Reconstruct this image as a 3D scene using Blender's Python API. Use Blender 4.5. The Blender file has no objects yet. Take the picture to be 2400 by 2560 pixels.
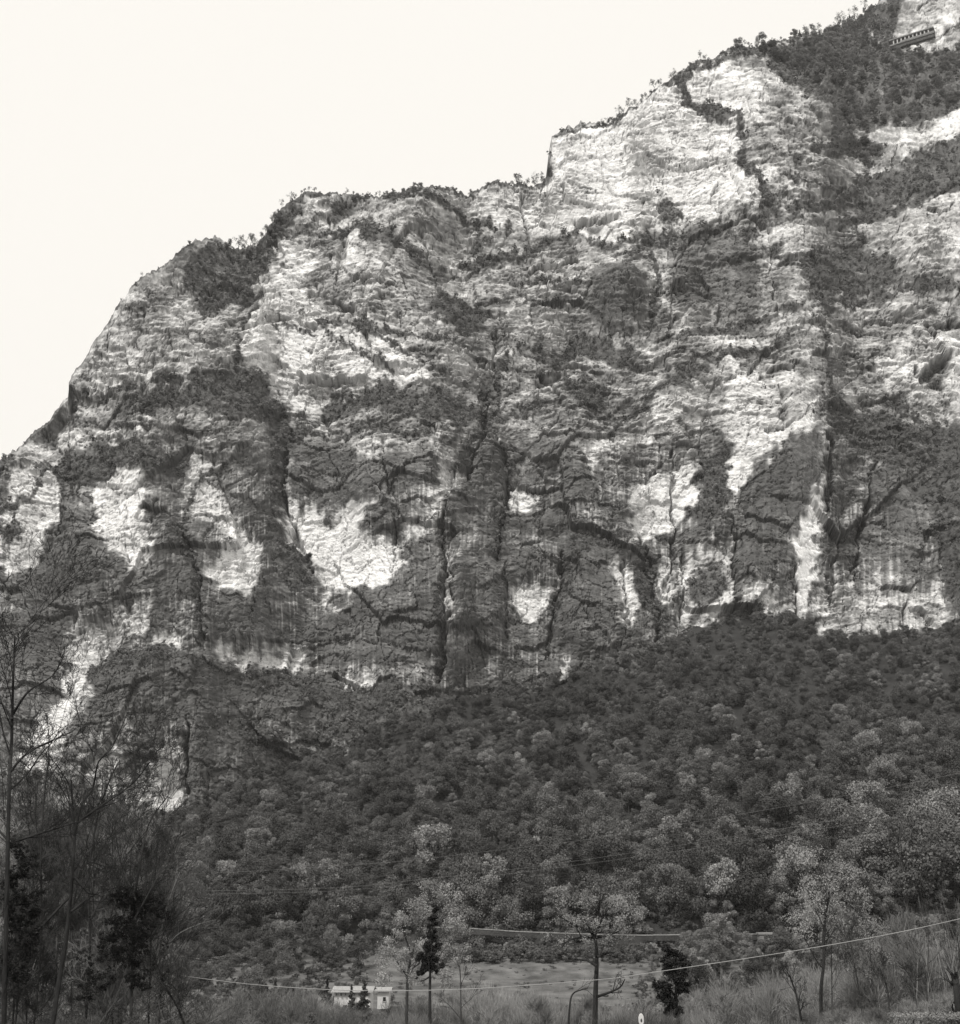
import bpy, math, random
import numpy as np
from mathutils import Vector, Matrix

# ------------------------------------------------------------------ camera, sky, sun, exposure
SC = bpy.context.scene
COL = SC.collection
PITCH = math.radians(16.0)
F = 3297.0                      # focal length in pixels of a 2400 px wide frame
cam_d = bpy.data.cameras.new('camera')
cam_d.sensor_fit = 'HORIZONTAL'
cam_d.angle = 2 * math.atan(1200 / F)
cam_d.clip_start = 0.5
cam_d.clip_end = 12000
cam = bpy.data.objects.new('camera', cam_d)
cam.rotation_euler = (math.pi / 2 + PITCH, 0, 0)
COL.objects.link(cam)
SC.camera = cam

SUN_EL, SUN_AZ = math.radians(50), math.radians(-150)    # high, behind the camera's left shoulder
world = bpy.data.worlds.new('World')
SC.world = world
world.use_nodes = True
wn = world.node_tree
wn.nodes.clear()
w_out = wn.nodes.new('ShaderNodeOutputWorld')
w_bg = wn.nodes.new('ShaderNodeBackground')
w_sky = wn.nodes.new('ShaderNodeTexSky')
w_sky.sky_type = 'NISHITA'
w_sky.sun_disc = False
w_sky.sun_elevation = SUN_EL
w_sky.sun_rotation = SUN_AZ
w_sky.dust_density = 4.0
w_bw = wn.nodes.new('ShaderNodeRGBToBW')
w_gain = wn.nodes.new('ShaderNodeMath'); w_gain.operation = 'MULTIPLY'; w_gain.inputs[1].default_value = 12.0
w_min = wn.nodes.new('ShaderNodeMath'); w_min.operation = 'MINIMUM'; w_min.inputs[1].default_value = 10.0   # even white cloud
w_tint = wn.nodes.new('ShaderNodeMix'); w_tint.data_type = 'RGBA'; w_tint.blend_type = 'MULTIPLY'
w_tint.inputs[0].default_value = 1.0
w_tint.inputs[7].default_value = (1.0, 0.968, 0.912, 1)
wn.links.new(w_sky.outputs[0], w_bw.inputs[0])
wn.links.new(w_bw.outputs[0], w_gain.inputs[0])
wn.links.new(w_gain.outputs[0], w_min.inputs[0])
wn.links.new(w_min.outputs[0], w_tint.inputs[6])
wn.links.new(w_tint.outputs[2], w_bg.inputs[0])
w_bg.inputs[1].default_value = 0.1
wn.links.new(w_bg.outputs[0], w_out.inputs[0])

sun_d = bpy.data.lights.new('sun', 'SUN')
sun_d.energy = 3.3
sun_d.angle = math.radians(9)
sun_d.color = (1.0, 0.972, 0.925)
sun = bpy.data.objects.new('sun', sun_d)
sdir = Vector((math.sin(SUN_AZ) * math.cos(SUN_EL), math.cos(SUN_AZ) * math.cos(SUN_EL), math.sin(SUN_EL)))
sun.rotation_euler = (-sdir).to_track_quat('-Z', 'Y').to_euler()
sun.location = sdir * 500
COL.objects.link(sun)

SC.view_settings.view_transform = 'Standard'
SC.view_settings.look = 'None'
SC.view_settings.exposure = 0.0
SC.view_settings.gamma = 1.0
SC.view_settings.use_curve_mapping = False
SC.render.engine = 'CYCLES'
SC.cycles.max_bounces = 5
SC.cycles.diffuse_bounces = 3
SC.cycles.volume_bounces = 1
SC.cycles.transparent_max_bounces = 8

# ------------------------------------------------------------------ helpers
R = random.Random(7)
RNG = np.random.default_rng(11)
SP, CP = math.sin(PITCH), math.cos(PITCH)

def at(x, y, Y):
    """the point at distance Y in front of the viewpoint that is seen at (x, y) of the 2400 x 2560 photograph"""
    u, v = (x - 1200) / F, (1280 - y) / F
    s = Y / (CP - SP * v)
    return Vector((u * s, Y, (SP + CP * v) * s))

def hashg(ix, iy, seed):
    h = (ix.astype(np.int64) * 374761393 + iy.astype(np.int64) * 668265263 + seed * 974711 + 12345) & 0xFFFFFFFF
    h = ((h ^ (h >> 13)) * 1274126177) & 0xFFFFFFFF
    h = ((h ^ (h >> 16)) * 2246822519) & 0xFFFFFFFF
    h = h ^ (h >> 15)
    return (h & 0xFFFF).astype(np.float32) * np.float32(2 * math.pi / 65536.0)

def pn(x, y, seed=0):
    x = np.asarray(x, np.float32); y = np.asarray(y, np.float32)
    x, y = np.broadcast_arrays(x, y)
    ix, iy = np.floor(x), np.floor(y)
    fx, fy = x - ix, y - iy
    ux = fx * fx * fx * (fx * (fx * 6 - 15) + 10); uy = fy * fy * fy * (fy * (fy * 6 - 15) + 10)
    out = 0
    vals = []
    for dy in (0, 1):
        for dx in (0, 1):
            a = hashg(ix + dx, iy + dy, seed)
            vals.append(np.cos(a) * (fx - dx) + np.sin(a) * (fy - dy))
    a = vals[0] + ux * (vals[1] - vals[0]); b = vals[2] + ux * (vals[3] - vals[2])
    return (a + uy * (b - a)) * 1.5

def fbm(x, y, seed=0, o=4, g=0.5):
    s, amp, t = 0, 1.0, 0
    for i in range(o):
        s = s + amp * pn(x * 2 ** i, y * 2 ** i, seed + i * 17); t += amp; amp *= g
    return s / t * 1.4

def sstep(a, b, x):
    t = np.clip((x - a) / (b - a), 0, 1)
    return t * t * (3 - 2 * t)

def boxblur(a, r, axis):
    if r < 1: return a
    p = [(0, 0), (0, 0)]; p[axis] = (r + 1, r)
    c = np.cumsum(np.pad(a, p, mode='edge'), axis=axis, dtype=np.float64)
    n = a.shape[axis]
    hi = np.take(c, np.arange(2 * r + 1, 2 * r + 1 + n), axis=axis); lo = np.take(c, np.arange(0, n), axis=axis)
    return ((hi - lo) / (2 * r + 1)).astype(np.float32)

def blur(a, rx, ry=None, n=2):
    ry = rx if ry is None else ry
    for _ in range(n):
        a = boxblur(boxblur(a, rx, 1), ry, 0)
    return a

def np_mesh(name, verts, faces, smooth=False, attrs=None, mats=None):
    """verts (n,3), faces (m,3) or (m,4)"""
    me = bpy.data.meshes.new(name)
    verts = np.ascontiguousarray(verts, np.float32); faces = np.ascontiguousarray(faces, np.int32)
    m, k = faces.shape
    me.vertices.add(len(verts)); me.vertices.foreach_set('co', verts.ravel())
    me.loops.add(m * k); me.loops.foreach_set('vertex_index', faces.ravel())
    me.polygons.add(m)
    me.polygons.foreach_set('loop_start', np.arange(0, m * k, k, dtype=np.int32))
    me.polygons.foreach_set('loop_total', np.full(m, k, np.int32))
    me.polygons.foreach_set('use_smooth', np.full(m, bool(smooth)))
    for an, av in (attrs or {}).items():
        a = me.attributes.new(an, 'FLOAT', 'POINT')
        a.data.foreach_set('value', np.ascontiguousarray(av, np.float32).ravel())
    me.update(calc_edges=True)
    me.validate()
    for mt in (mats or []): me.materials.append(mt)
    return me

def link(name, me, parent=None, loc=None, **props):
    o = bpy.data.objects.new(name, me)
    COL.objects.link(o)
    if parent is not None: o.parent = parent
    if loc is not None: o.location = loc
    for k, v in props.items():
        if v is not None: o[k] = v
    if parent is not None and name == 'twigs': o['kind'] = 'stuff'      # too fine to pick apart
    return o

def thing(name, label, cat, loc=(0, 0, 0), group=None):
    return link(name, None, None, loc, label=label, category=cat, group=group)

def grid_faces(nr, nc):
    i = np.arange(nr * nc).reshape(nr, nc)
    return np.stack([i[:-1, :-1], i[:-1, 1:], i[1:, 1:], i[1:, :-1]], -1).reshape(-1, 4)

class MB:
    """collects quads of boxes, tubes and so on into one mesh"""
    def __init__(s): s.v, s.f = [], []
    def quad(s, a, b, c, d):
        n = len(s.v); s.v += [tuple(a), tuple(b), tuple(c), tuple(d)]; s.f.append((n, n + 1, n + 2, n + 3))
    def box(s, x0, x1, y0, y1, z0, z1, M=None):
        n = len(s.v)
        for z in (z0, z1):
            for (x, y) in ((x0, y0), (x1, y0), (x1, y1), (x0, y1)):
                p = Vector((x, y, z)); s.v.append(tuple(M @ p if M else p))
        for q in ((3, 2, 1, 0), (4, 5, 6, 7), (0, 1, 5, 4), (1, 2, 6, 5), (2, 3, 7, 6), (3, 0, 4, 7)):
            s.f.append(tuple(n + i for i in q))
    def tube(s, pts, rad, k=5):
        n0 = len(s.v); m = len(pts)
        t = None; a = None
        for i, p in enumerate(pts):
            d = (pts[min(i + 1, m - 1)] - pts[max(i - 1, 0)])
            if d.length < 1e-9: d = Vector((0, 0, 1))
            d.normalize()
            if a is None:
                a = d.orthogonal().normalized()
            else:
                a = (a - d * a.dot(d)); a = a.normalized() if a.length > 1e-6 else d.orthogonal().normalized()
            b = d.cross(a)
            r = rad[i]
            for j in range(k):
                th = 2 * math.pi * j / k
                q = p + (a * math.cos(th) + b * math.sin(th)) * r
                s.v.append((q.x, q.y, q.z))
        for i in range(m - 1):
            for j in range(k):
                j2 = (j + 1) % k
                s.f.append((n0 + i * k + j, n0 + i * k + j2, n0 + (i + 1) * k + j2, n0 + (i + 1) * k + j))
    def mesh(s, name, mat, smooth=False):
        return np_mesh(name, np.array(s.v, np.float32).reshape(-1, 3), np.array(s.f, np.int32).reshape(-1, 4), smooth, None, [mat])

# ------------------------------------------------------------------ materials
def grey(v): return (v, v, v, 1)

def material(name, v, rough=0.9, var=0.3, scale=1.0, bump=0.0, bscale=None, rnd=0.0, stretch=(1, 1, 1), trans=0.0):
    """neutral procedural material: value v, noise variation var, per-object variation rnd"""
    m = bpy.data.materials.new(name); m.use_nodes = True
    nt = m.node_tree; N = nt.nodes; L = nt.links
    b = N['Principled BSDF']; b.inputs['Roughness'].default_value = rough
    b.inputs['Specular IOR Level'].default_value = 0.15
    tc = N.new('ShaderNodeTexCoord'); mp = N.new('ShaderNodeMapping'); mp.inputs['Scale'].default_value = stretch
    L.new(tc.outputs['Object'], mp.inputs[0])
    nz = N.new('ShaderNodeTexNoise'); nz.inputs['Scale'].default_value = scale; nz.inputs['Detail'].default_value = 5
    L.new(mp.outputs[0], nz.inputs['Vector'])
    r = N.new('ShaderNodeMapRange'); r.inputs[1].default_value = 0.3; r.inputs[2].default_value = 0.7
    r.inputs[3].default_value = 1 - var; r.inputs[4].default_value = 1 + var
    L.new(nz.outputs[0], r.inputs[0])
    val = N.new('ShaderNodeMath'); val.operation = 'MULTIPLY'; val.inputs[1].default_value = v
    L.new(r.outputs[0], val.inputs[0]); last = val.outputs[0]
    if rnd:
        oi = N.new('ShaderNodeObjectInfo')
        rr = N.new('ShaderNodeMapRange'); rr.inputs[3].default_value = 1 - rnd; rr.inputs[4].default_value = 1 + rnd
        L.new(oi.outputs['Random'], rr.inputs[0])
        mm = N.new('ShaderNodeMath'); mm.operation = 'MULTIPLY'
        L.new(last, mm.inputs[0]); L.new(rr.outputs[0], mm.inputs[1]); last = mm.outputs[0]
    L.new(last, b.inputs['Base Color'])
    if bump:
        nb = N.new('ShaderNodeTexNoise'); nb.inputs['Scale'].default_value = bscale or scale * 4; nb.inputs['Detail'].default_value = 4
        L.new(mp.outputs[0], nb.inputs['Vector'])
        bp = N.new('ShaderNodeBump'); bp.inputs['Strength'].default_value = bump; bp.inputs['Distance'].default_value = 0.3
        L.new(nb.outputs[0], bp.inputs['Height']); L.new(bp.outputs[0], b.inputs['Normal'])
    return m

def rock_material():
    m = bpy.data.materials.new('limestone'); m.use_nodes = True
    nt = m.node_tree; N = nt.nodes; L = nt.links
    b = N['Principled BSDF']; b.inputs['Roughness'].default_value = 0.95; b.inputs['Specular IOR Level'].default_value = 0.1
    at_ = N.new('ShaderNodeAttribute'); at_.attribute_name = 'stone'
    tc = N.new('ShaderNodeTexCoord'); mp = N.new('ShaderNodeMapping'); mp.inputs['Scale'].default_value = (1, 1, 1.8)
    L.new(tc.outputs['Object'], mp.inputs[0])
    nz = N.new('ShaderNodeTexNoise'); nz.inputs['Scale'].default_value = 0.55; nz.inputs['Detail'].default_value = 6; nz.inputs['Roughness'].default_value = 0.65
    L.new(mp.outputs[0], nz.inputs['Vector'])
    r = N.new('ShaderNodeMapRange'); r.inputs[1].default_value = 0.3; r.inputs[2].default_value = 0.7; r.inputs[3].default_value = 0.82; r.inputs[4].default_value = 1.16
    L.new(nz.outputs[0], r.inputs[0])
    mm = N.new('ShaderNodeMath'); mm.operation = 'MULTIPLY'; L.new(at_.outputs['Fac'], mm.inputs[0]); L.new(r.outputs[0], mm.inputs[1])
    cl = N.new('ShaderNodeMath'); cl.operation = 'MINIMUM'; cl.inputs[1].default_value = 0.88; L.new(mm.outputs[0], cl.inputs[0])
    L.new(cl.outputs[0], b.inputs['Base Color'])
    bp = N.new('ShaderNodeBump'); bp.inputs['Strength'].default_value = 0.3; bp.inputs['Distance'].default_value = 0.3
    L.new(nz.outputs[0], bp.inputs['Height']); L.new(bp.outputs[0], b.inputs['Normal'])
    return m

M_ROCK = rock_material()

# ------------------------------------------------------------------ the cliff: a surface worked out column by column
K = 2400 / 1864.0                     # the outlines below were taken off a 1864 px wide view
STEP = 2.5
gx1 = np.arange(-150, 2551, STEP, dtype=np.float32)
gy1 = np.arange(-420, 2151, STEP, dtype=np.float32)
NXg, NYg = len(gx1), len(gy1)
GX, GY = np.meshgrid(gx1, gy1)
wx = 28 * fbm(GX / 95, GY / 95, 1, 3) + 22 * fbm(GX / 22, GY / 22, 2, 3, .6)
wy = 26 * fbm(GX / 95, GY / 95, 5, 3) + 22 * fbm(GX / 22, GY / 22, 6, 3, .6)
STRK = pn(GX / 9, GY / 260, 31) + 0.6 * pn(GX / 4.5, GY / 160, 32)

def polymask(poly, soft=1, streak=0.0, warp=1.0):
    p = np.array(poly, np.float32) * K
    mg = 60 + streak
    x0, x1 = np.searchsorted(gx1, [p[:, 0].min() - mg, p[:, 0].max() + mg])
    y0, y1 = np.searchsorted(gy1, [p[:, 1].min() - mg, p[:, 1].max() + mg])
    sl = (slice(y0, y1), slice(x0, x1))
    X = GX[sl] + warp * wx[sl]; Y = GY[sl] + warp * wy[sl]
    if streak:
        t = np.clip((p[:, 1].max() - Y) / max(1, p[:, 1].max() - p[:, 1].min()), 0, 1.2)
        Y = Y + streak * (0.25 + 0.75 * t) * STRK[sl]
    ins = np.zeros(X.shape, bool)
    n = len(p)
    for i in range(n):
        (xa, ya), (xb, yb) = p[i], p[(i + 1) % n]
        if ya == yb: continue
        c = ((ya > Y) != (yb > Y)) & (X < (xb - xa) * (Y - ya) / (yb - ya) + xa)
        ins ^= c
    return sl, blur(ins.astype(np.float32), soft)

def linedist(line, warp=1.0, mg=50):
    p = np.array(line, np.float32) * K
    x0, x1 = np.searchsorted(gx1, [p[:, 0].min() - mg, p[:, 0].max() + mg])
    y0, y1 = np.searchsorted(gy1, [p[:, 1].min() - mg, p[:, 1].max() + mg])
    sl = (slice(y0, y1), slice(x0, x1))
    X = GX[sl] + warp * wx[sl]; Y = GY[sl] + warp * wy[sl]
    d = np.full(X.shape, 1e9, np.float32)
    for (xa, ya), (xb, yb) in zip(p[:-1], p[1:]):
        L2 = (xb - xa) ** 2 + (yb - ya) ** 2 + 1e-6
        t = np.clip(((X - xa) * (xb - xa) + (Y - ya) * (yb - ya)) / L2, 0, 1)
        d = np.minimum(d, np.hypot(X - xa - t * (xb - xa), Y - ya - t * (yb - ya)))
    return sl, d

SKY = np.array([(-300, 1370), (-150, 1270), (0, 1152), (45, 1118), (77, 1082), (125, 1040), (167, 998), (172, 960), (190, 930), (219, 888), (264, 811), (290, 770), (305, 753), (341, 708),
    (399, 670), (444, 637), (489, 603), (541, 593), (579, 617), (644, 607), (670, 573), (689, 541), (721, 506), (773, 476), (805, 484), (888, 483), (953, 487), (1030, 479),
    (1082, 470), (1120, 473), (1172, 483), (1205, 466), (1243, 451), (1288, 463), (1339, 460), (1364, 446), (1371, 386), (1379, 338), (1423, 320), (1500, 318), (1545, 298),
    (1610, 254), (1674, 200), (1738, 156), (1828, 126), (1919, 118), (1989, 90), (2050, 90), (2100, 70), (2150, 48), (2176, 16), (2215, -20), (2400, -130), (2560, -250)], np.float32)
FOOT = np.array([(-300, 2070), (0, 2075), (300, 2080), (450, 2045), (515, 2005), (644, 1950), (772, 1900), (876, 1862), (953, 1812), (1030, 1772), (1288, 1738), (1403, 1712), (1507, 1661),
    (1635, 1622), (1764, 1575), (1867, 1545), (1996, 1545), (2060, 1605), (2190, 1597), (2400, 1575), (2560, 1560)], np.float32)
ysky = np.interp(gx1, SKY[:, 0], SKY[:, 1]).astype(np.float32)
sk_ = fbm(gx1 / 75, gx1 * 0 + 3.3, 41, 5, .62)
ysky = ysky + 16 * sk_ + 9 * (np.floor(sk_ * 9) / 9 - sk_) * 3 + 7 * fbm(gx1 / 14, gx1 * 0 + 8.1, 42, 3, .7)
yfoot = np.interp(gx1, FOOT[:, 0], FOOT[:, 1]).astype(np.float32)

# --- pale, unstained faces: (brightness, streak length, outline)
LIGHT = [
 (.74, 10, [(1066,262),(1110,250),(1200,238),(1300,165),(1390,125),(1470,140),(1484,210),(1440,280),(1440,330),(1500,345),(1480,400),(1400,425),(1290,440),(1200,470),(1100,465),(1020,455),(1030,390),(1064,340)]),
 (.60, 10, [(960,370),(1000,366),(1020,400),(1005,450),(930,425),(800,430),(770,405),(850,380),(930,385)]),
 (.46, 8, [(690,385),(715,390),(720,470),(670,470),(680,420)]), (.50, 8, [(560,395),(640,380),(655,430),(560,425)]),
 (.70, 15, [(470,650),(500,560),(535,460),(600,470),(612,520),(600,580),(660,650),(760,665),(840,722),(840,742),(700,735),(610,790),(570,800),(520,740),(470,720)]),
 (.58, 10, [(660,450),(735,470),(740,560),(720,605),(690,612),(650,560)]),
 (.48, 20, [(245,590),(380,590),(440,625),(465,700),(430,722),(250,745),(140,772),(140,745),(200,640)]),
 (.62, 25, [(190,680),(250,640),(262,700),(225,752),(180,752)]), (.60, 20, [(300,690),(420,680),(440,725),(300,738)]), (.6, 8, [(138,740),(190,740),(180,775),(140,775)]),
 (.56, 12, [(0,905),(60,850),(160,825),(330,808),(310,850),(200,862),(112,900)]), (.70, 12, [(20,920),(105,905),(112,960),(85,1040),(45,1092),(0,1095),(0,980),(40,1000)]),
 (.70, 18, [(182,910),(240,895),(275,930),(282,1000),(300,1035),(265,1105),(245,1107),(215,1050),(180,1000)]),
 (.55, 20, [(360,885),(415,890),(430,970),(385,1005),(345,950)]),
 (.80, 14, [(430,985),(480,1010),(503,1060),(500,1130),(472,1157),(425,1140),(398,1105),(440,1050)]),
 (.55, 20, [(350,960),(440,985),(430,1040),(390,1010)]),
 (.82, 25, [(552,965),(610,975),(615,1025),(680,975),(712,975),(705,1035),(760,1050),(795,1085),(772,1132),(620,1137),(600,1090),(560,1060),(548,1000)]),
 (.62, 6, [(612,1142),(655,1165),(690,1160),(665,1182),(640,1176)]), (.6, 5, [(550,870),(560,870),(558,960),(550,960)]),
 (.56, 40, [(835,875),(892,875),(885,960),(855,1010),(800,1050),(785,1010),(845,960)]),
 (.80, 10, [(985,945),(1032,950),(1040,985),(985,985)]),
 (.80, 12, [(1222,1015),(1240,940),(1300,915),(1345,910),(1340,992),(1300,1012),(1240,1045)]),
 (.66, 15, [(1262,1105),(1300,1050),(1305,1110),(1298,1185),(1268,1180)]),
 (.70, 25, [(1410,760),(1455,725),(1490,745),(1500,800),(1560,770),(1582,815),(1575,860),(1500,880),(1470,900),(1440,955),(1408,962),(1425,880),(1400,830)]),
 (.62, 20, [(1250,805),(1320,765),(1400,785),(1410,830),(1330,830),(1270,860),(1150,880),(1150,850),(1220,840)]),
 (.55, 25, [(1400,640),(1440,720),(1400,760),(1370,720)]),
 (.80, 25, [(1546,990),(1600,960),(1592,1050),(1580,1140),(1570,1205),(1546,1205)]), (.55, 20, [(1500,745),(1560,740),(1580,830),(1500,850)]),
 (.60, 18, [(1450,1155),(1545,1150),(1540,1192),(1440,1192)]), (.6, 30, [(1310,1075),(1420,1050),(1425,1180),(1320,1212)]),
 (.62, 30, [(1188,1075),(1232,1095),(1245,1160),(1215,1235),(1192,1150)]),
 (.70, 18, [(985,1145),(1085,1145),(1080,1198),(1050,1202),(1000,1196)]), (.5, 4, [(1005,1235),(1030,1240),(1010,1255)]),
 (.56, 40, [(105,1215),(290,1185),(305,1215),(240,1255),(150,1295),(105,1275)]),
 (.74, 14, [(128,1278),(172,1285),(150,1370),(108,1465),(50,1510),(48,1450),(105,1370)]), (.6, 14, [(150,1330),(185,1340),(140,1420),(130,1400)]),
 (.72, 14, [(298,1238),(352,1242),(352,1272),(298,1264)]), (.55, 25, [(282,1170),(300,1170),(295,1240),(280,1235)]),
 (.68, 14, [(420,1262),(540,1280),(605,1290),(560,1307),(425,1290)]), (.6, 14, [(505,1240),(600,1250),(580,1280),(510,1270)]),
 (.70, 30, [(305,1440),(358,1440),(350,1592),(310,1575),(265,1530)]), (.52, 40, [(150,1450),(240,1430),(235,1490),(165,1495)]), (.5, 20, [(230,1370),(245,1370),(245,1430),(235,1430)]),
 (.52, 50, [(1590,1110),(1690,1120),(1840,1140),(1845,1215),(1700,1245),(1600,1240)]),
 (.80, 8, [(1725,275),(1800,250),(1850,205),(1900,230),(1800,292),(1760,292)]), (.66, 8, [(1660,262),(1712,245),(1706,268)]),
 (.46, 8, [(1738,12),(1800,14),(1812,58),(1760,62),(1738,45)]), (.8, 5, [(1725,82),(1760,72),(1806,60),(1828,64),(1826,92),(1808,90),(1806,66),(1735,92)]), (.6,6,[(1815,10),(1864,0),(1864,15),(1820,60)]),
 (.50, 25, [(1690,425),(1900,370),(1900,560),(1790,545),(1715,505)]), (.62, 15, [(1730,450),(1770,470),(1760,510),(1728,495)]), (.6, 15, [(1810,460),(1864,470),(1864,510),(1830,520)]),
 (.54, 30, [(1745,640),(1900,640),(1900,840),(1800,795),(1715,765),(1695,705)]), (.66, 20, [(1830,690),(1900,660),(1900,830),(1840,780)]), (.66, 20, [(1725,720),(1780,690),(1775,760),(1715,770)]),
 (.52, 10, [(1480,345),(1600,312),(1690,290),(1745,330),(1620,362),(1520,372)]), (.52, 8, [(1520,200),(1590,190),(1560,260),(1530,270)]),
 (.42, 20, [(858,1040),(878,1040),(878,1245),(860,1245)]), (.72, 10, [(1084,1278),(1097,1278),(1094,1338),(1086,1332)]), (.7, 5, [(862,1070),(878,1080),(876,1110),(862,1110)]),
 (.58, 30, [(650,1300),(745,1305),(745,1335),(660,1335)]), (.55, 10, [(560,832),(640,805),(650,830),(580,852)]), (.5, 25, [(685,862),(750,838),(752,905),(700,902)]),
 (.5, 20, [(1060,600),(1110,600),(1100,640),(1050,650)]), (.56, 10, [(1160,500),(1255,500),(1250,520),(1150,518)]), (.5, 40, [(1255,520),(1275,520),(1272,640),(1258,640)]),
 (.6, 5, [(1190,505),(1260,508),(1240,525)]), (.42, 20, [(960,560),(975,560),(975,680),(962,680)]), (.5, 10, [(1040,740),(1090,720),(1100,770),(1030,770)]),
 (.6, 10, [(1140,860),(1160,880),(1150,950),(1140,960)]), (.4, 20, [(890,1010),(920,1000),(925,1060),(890,1100)]), (.55, 14, [(1585,820),(1600,830),(1596,930),(1586,900)]),
 (.7, 4, [(1772,505),(1782,505),(1782,518),(1774,518)]),
]
# --- dark stained and lichen-grown slabs
DARK = [
 (.12, [(940,858),(985,885),(1000,950),(960,1092),(920,1085),(885,1050),(870,980)]), (.115, [(1090,900),(1130,888),(1152,960),(1120,1000),(1060,1050),(980,1005),(1060,985)]),
 (.105, [(1480,885),(1560,860),(1578,905),(1545,1000),(1548,1110),(1445,1160),(1420,1090),(1455,960)]), (.13, [(580,862),(690,850),(700,905),(860,880),(835,930),(760,960),(690,972),(560,950)]),
 (.10, [(1340,1000),(1420,990),(1430,1060),(1310,1080)]), (.12, [(225,1112),(340,1008),(380,1060),(405,1150),(300,1180),(200,1195)]),
 (.12, [(55,1065),(110,955),(200,1050),(245,1112),(200,1185),(50,1165)]), (.105, [(150,1300),(350,1272),(540,1312),(700,1362),(700,1430),(370,1400),(360,1500),(180,1480),(130,1410)]),
 (.105, [(1090,1085),(1180,1045),(1240,1055),(1255,1180),(1230,1265),(1090,1250),(1110,1150)]), (.12, [(690,1140),(860,1120),(860,1260),(740,1300),(560,1240),(600,1190)]),
 (.12, [(880,1110),(980,1090),(1080,1060),(1090,1130),(980,1140),(980,1240),(885,1240)]), (.13, [(1150,540),(1250,530),(1255,620),(1180,640),(1130,610)]), (.16, [(1340,460),(1480,480),(1470,600),(1340,620),(1290,560)]),
 (.12, [(400,1160),(480,1160),(600,1240),(420,1255),(395,1220)]), (.11, [(0,1180),(110,1160),(280,1170),(110,1215),(100,1300),(40,1400),(0,1420)]), (.15, [(1690,930),(1730,880),(1790,960),(1800,1100),(1700,1110)]),
 (.12, [(1500,870),(1600,860),(1610,960),(1560,1000)]), (.14, [(1010,860),(1140,880),(1140,890),(1060,910)]), (.12, [(365,1420),(500,1420),(520,1480),(430,1540),(366,1560)]),
]
# --- ledges and gullies grown over with shrubs
VEG = [
 [(1475,130),(1560,70),(1700,0),(1745,-20),(1738,60),(1725,98),(1830,96),(1910,80),(1910,200),(1790,238),(1700,250),(1660,272),(1600,235),(1560,170),(1520,165)],
 [(1820,60),(1900,0),(1910,70),(1830,70)], [(1480,340),(1590,290),(1660,262),(1720,290),(1700,310),(1600,305),(1540,335)],
 [(1660,345),(1760,310),(1910,240),(1910,350),(1790,382),(1700,405),(1620,415),(1500,432),(1420,446),(1395,440),(1520,408),(1620,390)],
 [(1555,530),(1640,470),(1725,492),(1745,545),(1640,565),(1560,578)], [(990,675),(1180,648),(1252,688),(1232,715),(1180,702),(1020,695)], [(1140,660),(1240,670),(1235,715),(1180,705)],
 [(385,495),(440,468),(500,478),(522,448),(505,530),(470,570),(400,605),(365,565),(330,562),(340,530)], [(640,385),(690,378),(685,430),(650,440)], [(720,385),(800,378),(860,375),(830,400),(740,410)],
 [(560,430),(640,425),(700,440),(765,452),(800,490),(880,500),(900,510),(800,507),(740,482),(640,440)], [(875,465),(960,438),(995,443),(960,465),(890,470)],
 [(825,565),(920,558),(955,600),(930,655),(880,655),(835,610)], [(640,752),(740,738),(800,758),(940,780),(965,800),(900,832),(850,832),(780,802),(680,795),(600,800)],
 [(930,740),(952,740),(962,820),(935,860),(880,925),(868,912),(920,840)], [(960,812),(1020,790),(1085,788),(1000,832),(960,832)],
 [(225,772),(330,752),(430,738),(480,738),(522,738),(562,800),(562,832),(500,832),(420,802),(330,790),(200,792)], [(105,890),(180,850),(330,862),(380,900),(340,912),(200,905),(110,965)],
 [(515,770),(572,840),(545,1000),(605,1135),(560,1105),(520,1000),(530,880)], [(1590,775),(1640,788),(1720,802),(1800,832),(1910,850),(1910,1000),(1820,1000),(1780,950),(1720,900),(1650,880),(1600,845)],
 [(1800,1000),(1910,1000),(1910,1220),(1845,1165),(1838,1080)], [(1238,1035),(1262,1080),(1292,1180),(1282,1262),(1252,1205),(1232,1100)],
 [(1090,1055),(1200,1032),(1242,1062),(1160,1065),(1122,1105),(1100,1185),(1078,1245)], [(365,1400),(480,1398),(562,1450),(540,1482),(460,1462),(380,1425)],
 [(700,1325),(950,1352),(1005,1350),(960,1402),(800,1405),(640,1445),(540,1500),(560,1470),(640,1380)], [(1380,865),(1420,880),(1432,960),(1400,1012),(1340,1002),(1350,930)],
 [(500,1310),(560,1300),(600,1330),(700,1360),(640,1380),(480,1340)], [(150,1290),(240,1262),(350,1272),(300,1300),(170,1320)],
 [(0,1000),(40,1005),(30,1040),(0,1050)], [(50,1100),(110,1080),(200,1090),(230,1130),(150,1160),(60,1150)], [(1290,395),(1330,400),(1300,460),(1270,440)],
 [(1340,1100),(1400,1090),(1410,1150),(1350,1190)], [(1100,740),(1180,730),(1180,800),(1120,790)],
]
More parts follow.
